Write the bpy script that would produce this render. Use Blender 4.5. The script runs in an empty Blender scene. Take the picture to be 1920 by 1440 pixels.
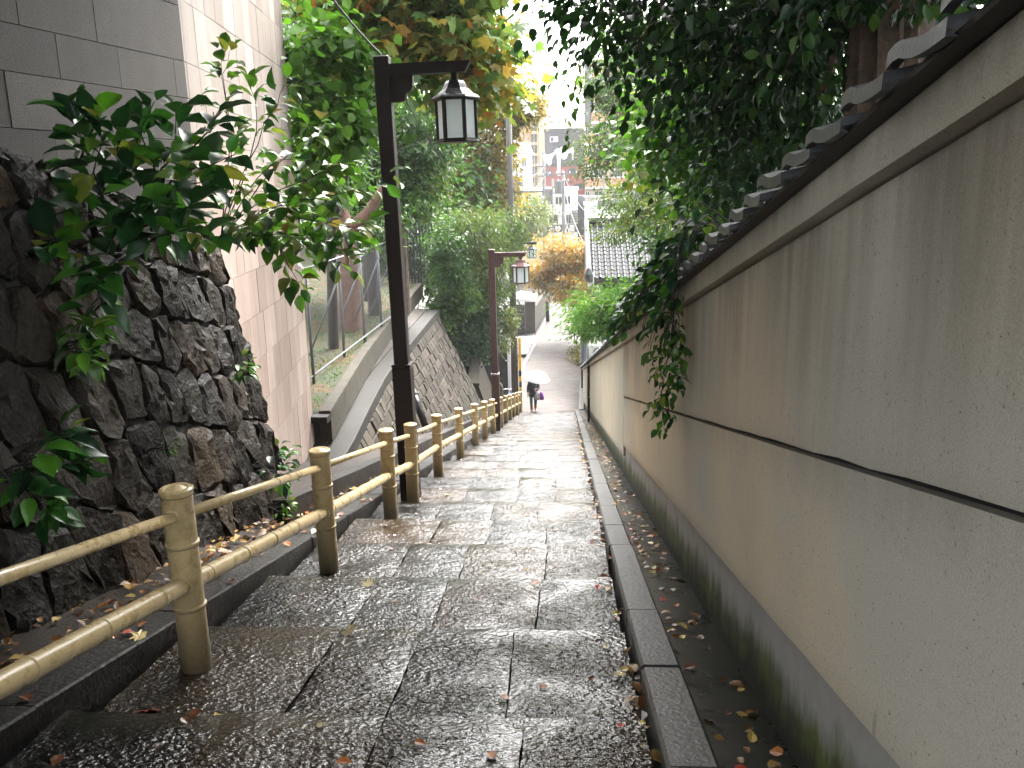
import bpy, bmesh, math, random
import numpy as np
from mathutils import Vector, Matrix, Euler, Quaternion

random.seed(7)
rng = np.random.default_rng(7)
SC = bpy.context.scene
COL = SC.collection

# ------------------------------------------------------------------ camera, world, sun, exposure
F = 1600.0
CAM = np.array([[0.998, -0.007, -0.065], [0.061, -0.229, 0.971], [-0.022, -0.973, -0.228]])
u_, _, vt_ = np.linalg.svd(CAM); CAM = u_ @ vt_
H = 1.5
SL = 0.2303                      # slope of the stairway: z = -SL * y

cam_d = bpy.data.cameras.new('camera'); cam = bpy.data.objects.new('camera', cam_d); COL.objects.link(cam)
cam_d.sensor_width = 36.0; cam_d.lens = 36.0 * F / 1920.0; cam_d.clip_start = 0.05; cam_d.clip_end = 3000
R = Matrix([[CAM[i, 0], -CAM[i, 1], -CAM[i, 2]] for i in range(3)])
cam.matrix_world = Matrix.Translation((0, 0, H)) @ R.to_4x4()
SC.camera = cam

W = bpy.data.worlds.new('World'); SC.world = W; W.use_nodes = True
wn = W.node_tree; wn.nodes.clear()
sky = wn.nodes.new('ShaderNodeTexSky'); sky.sky_type = 'NISHITA'; sky.sun_disc = False
SUN_EL, SUN_AZ = math.radians(52), math.radians(20)          # ahead of the viewer, a little to the right
sky.sun_elevation = SUN_EL; sky.sun_rotation = SUN_AZ
sky.air_density = 1.0; sky.dust_density = 6.0; sky.ozone_density = 1.0
hs = wn.nodes.new('ShaderNodeHueSaturation'); hs.inputs['Saturation'].default_value = 0.25
bg = wn.nodes.new('ShaderNodeBackground'); bg.inputs['Strength'].default_value = 0.15
wo = wn.nodes.new('ShaderNodeOutputWorld')
wn.links.new(sky.outputs[0], hs.inputs['Color']); wn.links.new(hs.outputs[0], bg.inputs[0]); wn.links.new(bg.outputs[0], wo.inputs[0])

sd = bpy.data.lights.new('sun', 'SUN'); sd.energy = 0.5; sd.angle = math.radians(25); sd.color = (1.0, 0.97, 0.93)
sun = bpy.data.objects.new('sun', sd); COL.objects.link(sun)
sv = Vector((math.sin(SUN_AZ) * math.cos(SUN_EL), math.cos(SUN_AZ) * math.cos(SUN_EL), math.sin(SUN_EL)))
sun.rotation_euler = sv.to_track_quat('Z', 'Y').to_euler()

SC.view_settings.view_transform = 'Standard'; SC.view_settings.look = 'None'
SC.view_settings.exposure = 3.4; SC.view_settings.gamma = 1.0; SC.view_settings.use_curve_mapping = False
SC.render.engine = 'CYCLES'
SC.cycles.max_bounces = 8; SC.cycles.transparent_max_bounces = 12; SC.cycles.volume_bounces = 1

# ------------------------------------------------------------------ helpers
def ray(px, py): return CAM @ np.array([px - 960.0, py - 720.0, F])
def at(px, py, Y):
    r = ray(px, py); return np.array([0, 0, H]) + r * (Y / r[1])
def onx(px, py, x):
    r = ray(px, py); return np.array([0, 0, H]) + r * (x / r[0])
def zs(y): return -SL * y            # mean stair plane

def wl(o):
    v = Vector((0, 0, 0))
    while o is not None:
        v += o.location; o = o.parent
    return v

def tag(o, label=None, cat=None, group=None, kind=None):
    if label: o['label'] = label
    if cat: o['category'] = cat
    if group: o['group'] = group
    if kind: o['kind'] = kind
    return o

def thing(name, loc, label, cat, group=None, rot=None):
    o = bpy.data.objects.new(name, None); COL.objects.link(o); o.location = [float(a) for a in loc]
    o.empty_display_size = 0.2
    if rot: o.rotation_euler = rot
    return tag(o, label, cat, group)

def struct(name, loc=(0, 0, 0)):
    o = bpy.data.objects.new(name, None); COL.objects.link(o); o.location = loc
    o['kind'] = 'structure'
    return o

def frames(path):
    """tangents and two normals along a path"""
    p = np.array(path, float); t = np.gradient(p, axis=0)
    t /= np.linalg.norm(t, axis=1)[:, None] + 1e-12
    ref = np.array([0, 0, 1.0]) if abs(t[0, 2]) < 0.9 else np.array([1.0, 0, 0])
    out = []
    n = np.cross(t[0], ref); n /= np.linalg.norm(n)
    for i in range(len(p)):
        n = n - t[i] * (n @ t[i]); n /= np.linalg.norm(n) + 1e-12
        out.append((n, np.cross(t[i], n)))
    return p, t, out

class MB:
    def __init__(s): s.v = []; s.f = []; s.tint = []; s.cur = 0.5
    def add(s, vs, fs):
        o = len(s.v); s.v.extend([tuple(map(float, q)) for q in vs])
        s.f.extend([tuple(i + o for i in f) for f in fs]); s.tint.extend([s.cur] * len(fs)); return s
    def box(s, c, d, rz=0.0):
        x, y, z = [a / 2 for a in d]; cs, sn = math.cos(rz), math.sin(rz)
        vs = []
        for k in (-z, z):
            for (a, b) in ((-x, -y), (x, -y), (x, y), (-x, y)):
                vs.append((c[0] + a * cs - b * sn, c[1] + a * sn + b * cs, c[2] + k))
        return s.add(vs, [(3, 2, 1, 0), (4, 5, 6, 7), (0, 1, 5, 4), (1, 2, 6, 5), (2, 3, 7, 6), (3, 0, 4, 7)])
    def b2(s, lo, hi):
        return s.box([(a + b) / 2 for a, b in zip(lo, hi)], [b - a for a, b in zip(lo, hi)])
    def cbox(s, c, d, b=0.01, rz=0.0):
        """box with chamfered edges"""
        x, y, z = [a / 2 for a in d]; cs, sn = math.cos(rz), math.sin(rz)
        b = min(b, x * .8, y * .8, z * .8)
        rings = []
        for (k, q) in ((-z, b), (-z + b, 0), (z - b, 0), (z, b)):
            xx, yy = x - q, y - q; bb = b * .6
            ring = [(-xx + bb, -yy), (xx - bb, -yy), (xx, -yy + bb), (xx, yy - bb), (xx - bb, yy), (-xx + bb, yy), (-xx, yy - bb), (-xx, -yy + bb)]
            rings.append([(c[0] + a * cs - e * sn, c[1] + a * sn + e * cs, c[2] + k) for a, e in ring])
        return s.loft(rings)
    def loft(s, rings, cap=True, closed=True):
        n = len(rings[0]); vs = [q for r in rings for q in r]; fs = []
        for i in range(len(rings) - 1):
            for j in range(n if closed else n - 1):
                a, b = i * n + j, i * n + (j + 1) % n
                fs.append((a, b, b + n, a + n))
        if cap and closed:
            fs.append(tuple(range(n - 1, -1, -1))); fs.append(tuple((len(rings) - 1) * n + j for j in range(n)))
        return s.add(vs, fs)
    def tube(s, path, r, n=8, cap=True):
        p, t, fr = frames(path)
        if np.isscalar(r): r = [r] * len(p)
        rings = []
        for i in range(len(p)):
            a, b = fr[i]
            rings.append([p[i] + r[i] * (math.cos(2 * math.pi * k / n) * a + math.sin(2 * math.pi * k / n) * b) for k in range(n)])
        return s.loft(rings, cap)
    def lathe(s, prof, c=(0, 0, 0), n=16, ph=0.0):
        rings = [[(c[0] + r * math.cos(2 * math.pi * k / n + ph), c[1] + r * math.sin(2 * math.pi * k / n + ph), c[2] + z) for k in range(n)] for r, z in prof]
        return s.loft(rings)
    def sweep(s, prof, y0, y1, n=1, z=zs):
        """profile of (x, height above the stair plane), swept down the slope"""
        rings = []
        for i in range(n + 1):
            y = y0 + (y1 - y0) * i / n
            rings.append([(x, y, z(y) + h) for x, h in prof])
        return s.loft(rings)
    def prism(s, poly, a, b):
        """poly = list of 3D points, extruded by the vector b-a"""
        d = np.array(b, float) - np.array(a, float)
        return s.loft([[np.array(q, float) for q in poly], [np.array(q, float) + d for q in poly]])
    def mesh(s, name, smooth=False):
        me = bpy.data.meshes.new(name); me.from_pydata(s.v, [], s.f); me.update()
        if smooth: me.polygons.foreach_set('use_smooth', [True] * len(me.polygons))
        return me
    def build(s, name, mat, parent=None, smooth=False, world=True, fix=True):
        me = s.mesh(name, smooth)
        if fix:
            bm = bmesh.new(); bm.from_mesh(me); bmesh.ops.recalc_face_normals(bm, faces=bm.faces); bm.to_mesh(me); bm.free()
            if smooth: me.polygons.foreach_set('use_smooth', [True] * len(me.polygons))
        me.materials.append(mat)
        o = bpy.data.objects.new(name, me); COL.objects.link(o)
        if parent is not None:
            o.parent = parent
            if world:
                off = wl(parent)
                me.transform(Matrix.Translation(-off))
        return o

def sharp(o, deg=40):
    o.data.polygons.foreach_set('use_smooth', [True] * len(o.data.polygons))
    try: o.data.set_sharp_from_angle(angle=math.radians(deg))
    except Exception: pass
    return o

def link_mesh(name, me, parent=None, loc=(0, 0, 0), rot=None, scale=None):
    o = bpy.data.objects.new(name, me); COL.objects.link(o); o.parent = parent; o.location = [float(a) for a in loc]
    if rot is not None: o.rotation_euler = rot
    if scale is not None: o.scale = (scale, scale, scale) if np.isscalar(scale) else scale
    return o

def dup(root, loc, rot=None, label=None, group=None, skip=()):
    r = root.copy(); COL.objects.link(r); r.location = [float(a) for a in loc]
    if rot is not None: r.rotation_euler = rot
    if label: r['label'] = label
    if group: r['group'] = group
    for ch in list(root.children):
        c = ch.copy(); COL.objects.link(c); c.parent = r
        for g in list(ch.children):
            d = g.copy(); COL.objects.link(d); d.parent = c
    return r

# ------------------------------------------------------------------ materials
class NT:
    def __init__(s, name):
        s.m = bpy.data.materials.new(name); s.m.use_nodes = True; s.t = s.m.node_tree; s.t.nodes.clear()
        s.out = s.n('ShaderNodeOutputMaterial')
    def n(s, ty, **kw):
        q = s.t.nodes.new(ty)
        for k, v in kw.items(): setattr(q, k, v)
        return q
    def l(s, a, b): s.t.links.new(a, b)
    def put(s, sock, v):
        if hasattr(v, 'node'): s.l(v, sock)
        else:
            if isinstance(v, (tuple, list)) and len(v) == 3 and sock.type == 'RGBA': v = (*v, 1)
            sock.default_value = v
    def pos(s): return s.n('ShaderNodeNewGeometry').outputs['Position']
    def objc(s): return s.n('ShaderNodeTexCoord').outputs['Object']
    def rnd(s): return s.n('ShaderNodeObjectInfo').outputs['Random']
    def map(s, vec, scale=(1, 1, 1), loc=(0, 0, 0)):
        q = s.n('ShaderNodeMapping'); s.l(vec, q.inputs['Vector']); q.inputs['Scale'].default_value = scale
        if hasattr(loc, 'node'): s.l(loc, q.inputs['Location'])
        else: q.inputs['Location'].default_value = loc
        return q.outputs[0]
    def noise(s, vec, scale, detail=4, rough=.55, dist=0):
        q = s.n('ShaderNodeTexNoise'); s.l(vec, q.inputs['Vector']); q.inputs['Scale'].default_value = scale
        q.inputs['Detail'].default_value = detail; q.inputs['Roughness'].default_value = rough; q.inputs['Distortion'].default_value = dist
        return q.outputs['Fac']
    def vor(s, vec, scale, feature='F1'):
        q = s.n('ShaderNodeTexVoronoi', feature=feature); s.l(vec, q.inputs['Vector']); q.inputs['Scale'].default_value = scale
        return q.outputs['Distance']
    def ramp(s, f, stops):
        q = s.n('ShaderNodeValToRGB'); s.put(q.inputs[0], f); e = q.color_ramp.elements
        while len(e) < len(stops): e.new(0.5)
        for i, (p, c) in enumerate(stops):
            e[i].position = p; e[i].color = (*c, 1) if isinstance(c, (tuple, list)) else (c, c, c, 1)
        return q.outputs[0]
    def mix(s, f, a, b, mode='MIX'):
        q = s.n('ShaderNodeMix', data_type='RGBA', blend_type=mode); s.put(q.inputs[0], f); s.put(q.inputs[6], a); s.put(q.inputs[7], b); return q.outputs[2]
    def math(s, op, a, b=0.0, clamp=False):
        q = s.n('ShaderNodeMath', operation=op, use_clamp=clamp); s.put(q.inputs[0], a); s.put(q.inputs[1], b); return q.outputs[0]
    def mr(s, v, a, b, c=0.0, d=1.0):
        q = s.n('ShaderNodeMapRange'); s.put(q.inputs[0], v)
        for i, x in enumerate((a, b, c, d)): q.inputs[i + 1].default_value = x
        return q.outputs[0]
    def bump(s, h, st=.5, dist=.01, nrm=None):
        q = s.n('ShaderNodeBump'); s.put(q.inputs['Height'], h); q.inputs['Strength'].default_value = st; q.inputs['Distance'].default_value = dist
        if nrm is not None: s.l(nrm, q.inputs['Normal'])
        return q.outputs[0]
    def bsdf(s, col, rough=.6, nrm=None, metal=0.0, spec=.5, **kw):
        q = s.n('ShaderNodeBsdfPrincipled'); s.put(q.inputs['Base Color'], col); s.put(q.inputs['Roughness'], rough)
        q.inputs['Metallic'].default_value = metal; q.inputs['Specular IOR Level'].default_value = spec
        if nrm is not None: s.l(nrm, q.inputs['Normal'])
        for k, v in kw.items(): s.put(q.inputs[k.replace('_', ' ')], v)
        return q.outputs[0]
    def done(s, sh): s.l(sh, s.out.inputs[0]); return s.m

def mat(name, col, rough=.6, var=.25, sc=6, bsc=60, bst=.2, bd=.004, metal=0.0, spec=.5, rv=0.0, col2=None, **kw):
    """general surface: colour with noise, per-object variation, bump"""
    t = NT(name); p = t.pos()
    n1 = t.noise(p, sc, 6, .65)
    dark = tuple(c * (1 - var) for c in col); lite = tuple(min(1, c * (1 + var)) for c in col)
    c = t.ramp(n1, [(.3, dark), (.7, lite)])
    if col2: c = t.mix(t.rnd(), c, t.mix(.75, c, col2))
    if rv: c = t.mix(1.0, c, t.ramp(t.rnd(), [(0, (1 - rv,) * 3), (1, (1 + rv,) * 3)]), 'MULTIPLY')
    nn = t.bump(t.noise(p, bsc, 4, .6), bst, bd) if bst else None
    return t.done(t.bsdf(c, t.mr(n1, .3, .7, max(.02, rough - .08), rough + .08), nn, metal, spec, **kw))

def leafmat(name, stops, rough=.42, trans=.45, obj=False, spec=.4):
    t = NT(name)
    if obj: f = t.rnd()
    else:
        a = t.n('ShaderNodeAttribute'); a.attribute_name = 'tint'; f = a.outputs['Fac']
    c = t.ramp(f, stops)
    c = t.mix(.35, c, t.ramp(t.noise(t.pos(), 9, 3), [(.3, (.35, .35, .35)), (.7, (1.5, 1.5, 1.4))]), 'MULTIPLY')
    d = t.bsdf(c, rough, None, 0, spec)
    tr = t.n('ShaderNodeBsdfTranslucent'); t.l(t.mix(.5, c, t.mix(1.0, c, (1.6, 1.7, .7), 'MULTIPLY')), tr.inputs[0])
    mx = t.n('ShaderNodeMixShader'); mx.inputs[0].default_value = trans; t.l(d, mx.inputs[1]); t.l(tr.outputs[0], mx.inputs[2])
    return t.done(mx.outputs[0])

def m_slab():
    t = NT('wet_hammered_granite'); p = t.pos(); r = t.rnd()
    a = t.n('ShaderNodeAttribute'); a.attribute_name = 'nose'; nose = a.outputs['Fac']
    base = t.ramp(r, [(0, (.008, .008, .0085)), (.40, (.014, .013, .012)), (.62, (.040, .024, .011)), (.8, (.036, .026, .016)), (1, (.030, .028, .025))])
    n1 = t.noise(p, 3.2, 5, .6); n2 = t.noise(p, 85, 3, .7)
    c = t.mix(.7, base, t.mix(1.0, base, t.ramp(n1, [(.3, (.45, .42, .40)), (.7, (1.5, 1.42, 1.25))]), 'MULTIPLY'))
    c = t.mix(.55, c, t.mix(1.0, c, t.ramp(n2, [(.35, (.4, .4, .4)), (.65, (1.5, 1.5, 1.5))]), 'MULTIPLY'))
    c = t.mix(t.math('MULTIPLY', nose, .6), c, (.040, .035, .020))
    pv = t.map(p, (1, 1.5, 1))
    worn = t.mr(t.noise(p, 2.1, 3, .55), .36, .6, .35, 1.0)
    wob = t.n('ShaderNodeVectorMath', operation='ADD'); t.l(pv, wob.inputs[0]); nz_ = t.n('ShaderNodeTexNoise'); nz_.inputs['Scale'].default_value = 11; nz_.inputs['Detail'].default_value = 4; t.l(pv, nz_.inputs['Vector']); sc3 = t.n('ShaderNodeVectorMath', operation='SCALE'); t.l(nz_.outputs['Color'], sc3.inputs[0]); sc3.inputs['Scale'].default_value = .09; t.l(sc3.outputs[0], wob.inputs[1])
    h = t.math('ADD', t.noise(pv, 24, 3, .55, .2), t.math('MULTIPLY', t.vor(wob.outputs[0], 34), .38))
    h = t.math('MULTIPLY', h, worn)
    hs_ = t.math('MULTIPLY', h, t.mr(nose, 0, 1, 1, .12))
    nn = t.bump(hs_, 1.0, .022)
    nn = t.bump(n1, .35, .02, nn)
    rg = t.math('SUBTRACT', t.math('ADD', t.mr(t.noise(p, 5, 3), .3, .7, .05, .13), t.math('MULTIPLY', t.math('POWER', r, 3.0), .12)), t.math('MULTIPLY', nose, .03))
    return t.done(t.bsdf(c, rg, nn, 0, .7))

def m_road():
    t = NT('wet_road_paving'); p = t.pos()
    n1 = t.noise(p, .7, 5, .6); n2 = t.noise(t.map(p, (.6, 2.4, 1)), 2.4, 4, .6)
    c = t.ramp(n1, [(.3, (.034, .027, .022)), (.7, (.070, .057, .049))])
    c = t.mix(.7, c, t.mix(1.0, c, t.ramp(n2, [(.40, (.28, .26, .24)), (.60, (1.45, 1.42, 1.4))]), 'MULTIPLY'))
    nn = t.bump(t.noise(p, 14, 4, .6), .8, .03); nn = t.bump(n2, .7, .07, nn)
    return t.done(t.bsdf(c, t.mr(n2, .32, .68, .36, .80), nn, 0, .2))

def m_plaster(name, tone=(.55, .455, .32), tops=(1.99, 1.25), amt=1.0):
    t = NT(name); p = t.pos()
    sx = t.n('ShaderNodeSeparateXYZ'); t.l(p, sx.inputs[0])
    h = t.math('ADD', sx.outputs['Z'], t.math('MULTIPLY', sx.outputs['Y'], SL))
    cv = t.n('ShaderNodeCombineXYZ'); t.put(cv.inputs[0], t.math('MULTIPLY', sx.outputs['Y'], 4.2)); t.put(cv.inputs[1], t.math('MULTIPLY', h, .42))
    cw = t.n('ShaderNodeCombineXYZ'); t.put(cw.inputs[0], t.math('MULTIPLY', sx.outputs['Y'], 1.0)); t.put(cw.inputs[1], t.math('MULTIPLY', h, .35)); cw.inputs[2].default_value = 3.3
    st = t.noise(cv.outputs[0], 1.7, 4, .6)                         # narrow runs
    wide = t.noise(cw.outputs[0], 1.15, 3, .5)                      # broad stained stretches
    blot = t.noise(p, 1.3, 5, .6); grain = t.noise(p, 210, 2, .8); grain2 = t.vor(p, 170)
    c = t.mix(t.mr(blot, .3, .7), tuple(a * .86 for a in tone), tuple(a * 1.06 for a in tone))
    c = t.mix(t.mr(t.noise(p, .55, 3), .42, .62), c, (.46, .425, .345))
    # dirt runs hanging from each ledge; on the top band also painted coping shade
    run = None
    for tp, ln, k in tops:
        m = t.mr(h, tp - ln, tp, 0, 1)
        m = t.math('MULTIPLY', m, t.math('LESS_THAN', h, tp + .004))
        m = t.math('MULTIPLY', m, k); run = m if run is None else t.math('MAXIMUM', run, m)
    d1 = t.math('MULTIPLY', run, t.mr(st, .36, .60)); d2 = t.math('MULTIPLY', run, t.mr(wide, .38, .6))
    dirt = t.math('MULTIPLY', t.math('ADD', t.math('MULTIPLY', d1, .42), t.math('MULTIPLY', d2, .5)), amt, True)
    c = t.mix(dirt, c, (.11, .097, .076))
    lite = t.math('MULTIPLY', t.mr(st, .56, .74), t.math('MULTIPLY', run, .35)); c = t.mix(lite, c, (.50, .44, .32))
    c = t.mix(.5, c, t.mix(1.0, c, t.ramp(grain, [(.3, (.55, .55, .55)), (.7, (1.35, 1.35, 1.35))]), 'MULTIPLY'))
    spk = t.noise(p, 75, 2, .7); c = t.mix(t.mr(spk, .66, .72), c, (.16, .135, .10))
    blem = t.math('MULTIPLY', t.mr(t.noise(cv.outputs[0], 3.1, 3, .6, .5), .66, .72), t.mr(t.noise(p, 1.7, 2), .50, .58)); c = t.mix(t.math('MULTIPLY', blem, .45), c, (.17, .15, .12))
    nn = t.bump(grain, .5, .004); nn = t.bump(grain2, .3, .003, nn); nn = t.bump(blot, .25, .03, nn)
    return t.done(t.bsdf(c, .72, nn, 0, .3))

def m_plinth():
    t = NT('mossy_concrete_plinth'); p = t.pos()
    sx = t.n('ShaderNodeSeparateXYZ'); t.l(p, sx.inputs[0])
    h = t.math('ADD', sx.outputs['Z'], t.math('MULTIPLY', sx.outputs['Y'], SL))
    cv = t.n('ShaderNodeCombineXYZ'); t.put(cv.inputs[0], t.math('MULTIPLY', sx.outputs['Y'], 3.2)); t.put(cv.inputs[1], t.math('MULTIPLY', h, .9))
    st = t.noise(cv.outputs[0], 1.6, 5, .65); n = t.noise(p, 3.5, 5, .65)
    c = t.mix(t.mr(n, .3, .7), (.23, .215, .19), (.31, .30, .27))
    edge = t.math('ADD', t.mr(h, 0.02, .46, 1.15, -.1), t.math('SUBTRACT', t.math('MULTIPLY', st, 1.3), .65))
    c = t.mix(t.mr(edge, .15, .55), c, t.mix(t.mr(n, .42, .6), (.045, .048, .028), (.075, .095, .022)))
    c = t.mix(t.mr(edge, .65, .95), c, (.018, .02, .014))
    nn = t.bump(t.noise(p, 60, 4), .4, .006)
    return t.done(t.bsdf(c, .7, nn, 0, .3))

def m_stone(name, cols, rough=.5, bd=.02, wet=.15, sc=1.0, spec=.5):
    t = NT(name); p = t.pos(); r = t.rnd()
    base = t.ramp(r, cols)
    n1 = t.noise(p, 7 * sc, 6, .7); n2 = t.noise(p, 60 * sc, 3, .7)
    c = t.mix(.8, base, t.mix(1.0, base, t.ramp(n1, [(.3, (.4, .38, .36)), (.7, (1.55, 1.5, 1.42))]), 'MULTIPLY'))
    c = t.mix(.6, c, t.mix(1.0, c, t.ramp(n2, [(.35, (.4, .4, .4)), (.65, (1.6, 1.6, 1.6))]), 'MULTIPLY'))
    nn = t.bump(t.math('ADD', t.noise(p, 22 * sc, 5, .65), t.math('MULTIPLY', t.vor(p, 30 * sc), .3)), .9, bd)
    return t.done(t.bsdf(c, t.mr(n1, .3, .7, rough - wet, rough + wet), nn, 0, spec))

def m_clad(name, cols, rough, bd):
    t = NT(name); p = t.pos(); r = t.rnd()
    base = t.ramp(r, cols)
    n1 = t.noise(p, .8, 4, .6); n2 = t.noise(p, 140, 2, .8); n3 = t.noise(t.map(p, (3, 3, .3)), 1.2, 4, .6)
    c = t.mix(.5, base, t.mix(1.0, base, t.ramp(n1, [(.35, (.75, .73, .7)), (.65, (1.15, 1.15, 1.15))]), 'MULTIPLY'))
    c = t.mix(.5, c, t.mix(1.0, c, t.ramp(n3, [(.35, (.7, .69, .68)), (.65, (1.12, 1.12, 1.12))]), 'MULTIPLY'))
    c = t.mix(.5, c, t.mix(1.0, c, t.ramp(n2, [(.35, (.5, .5, .5)), (.65, (1.45, 1.45, 1.45))]), 'MULTIPLY'))
    nn = t.bump(n2, .7, bd)
    return t.done(t.bsdf(c, rough, nn, 0, .5))

def m_bamboo():
    t = NT('cream_painted_steel'); p = t.pos()
    n1 = t.noise(p, 14, 5, .7); n2 = t.noise(p, 90, 3, .7)
    sx = t.n('ShaderNodeSeparateXYZ'); t.l(p, sx.inputs[0])
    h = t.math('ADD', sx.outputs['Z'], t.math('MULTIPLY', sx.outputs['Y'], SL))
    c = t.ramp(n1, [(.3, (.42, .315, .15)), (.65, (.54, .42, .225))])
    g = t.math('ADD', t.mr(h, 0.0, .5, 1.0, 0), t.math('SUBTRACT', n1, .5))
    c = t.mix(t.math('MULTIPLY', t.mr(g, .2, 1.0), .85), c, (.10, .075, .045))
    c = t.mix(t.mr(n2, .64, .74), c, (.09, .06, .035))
    return t.done(t.bsdf(c, t.mr(n1, .3, .7, .2, .42), t.bump(n2, .12, .002), 0, .5))

def m_glass(name='window_glass', col=(.04, .05, .055)):
    return mat(name, col, .08, .2, 1.5, 10, 0)

def m_frost():
    t = NT('frosted_glass'); p = t.pos()
    d = t.bsdf((.82, .86, .86), .35, None, 0, .5)
    tr = t.n('ShaderNodeBsdfTranslucent'); tr.inputs[0].default_value = (.9, .93, .93, 1)
    mx = t.n('ShaderNodeMixShader'); mx.inputs[0].default_value = .62; t.l(d, mx.inputs[1]); t.l(tr.outputs[0], mx.inputs[2])
    return t.done(mx.outputs[0])

def m_clear_vinyl():
    t = NT('clear_umbrella_vinyl')
    d = t.bsdf((.85, .86, .88), .25, None, 0, .5)
    tr = t.n('ShaderNodeBsdfTranslucent'); tr.inputs[0].default_value = (.92, .93, .95, 1)
    tp = t.n('ShaderNodeBsdfTransparent')
    m1 = t.n('ShaderNodeMixShader'); m1.inputs[0].default_value = .5; t.l(d, m1.inputs[1]); t.l(tr.outputs[0], m1.inputs[2])
    m2 = t.n('ShaderNodeMixShader'); m2.inputs[0].default_value = .30; t.l(m1.outputs[0], m2.inputs[1]); t.l(tp.outputs[0], m2.inputs[2])
    return t.done(m2.outputs[0])

def m_ground(name, stops, sc=3, bd=.03, rough=.85):
    t = NT(name); p = t.pos()
    c = t.ramp(t.noise(p, sc, 7, .7), stops)
    c = t.mix(.5, c, t.mix(1.0, c, t.ramp(t.noise(p, sc * 14, 4, .7), [(.35, (.5, .5, .5)), (.65, (1.45, 1.45, 1.45))]), 'MULTIPLY'))
    return t.done(t.bsdf(c, rough, t.bump(t.noise(p, sc * 9, 5, .7), .8, bd), 0, .3))

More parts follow.
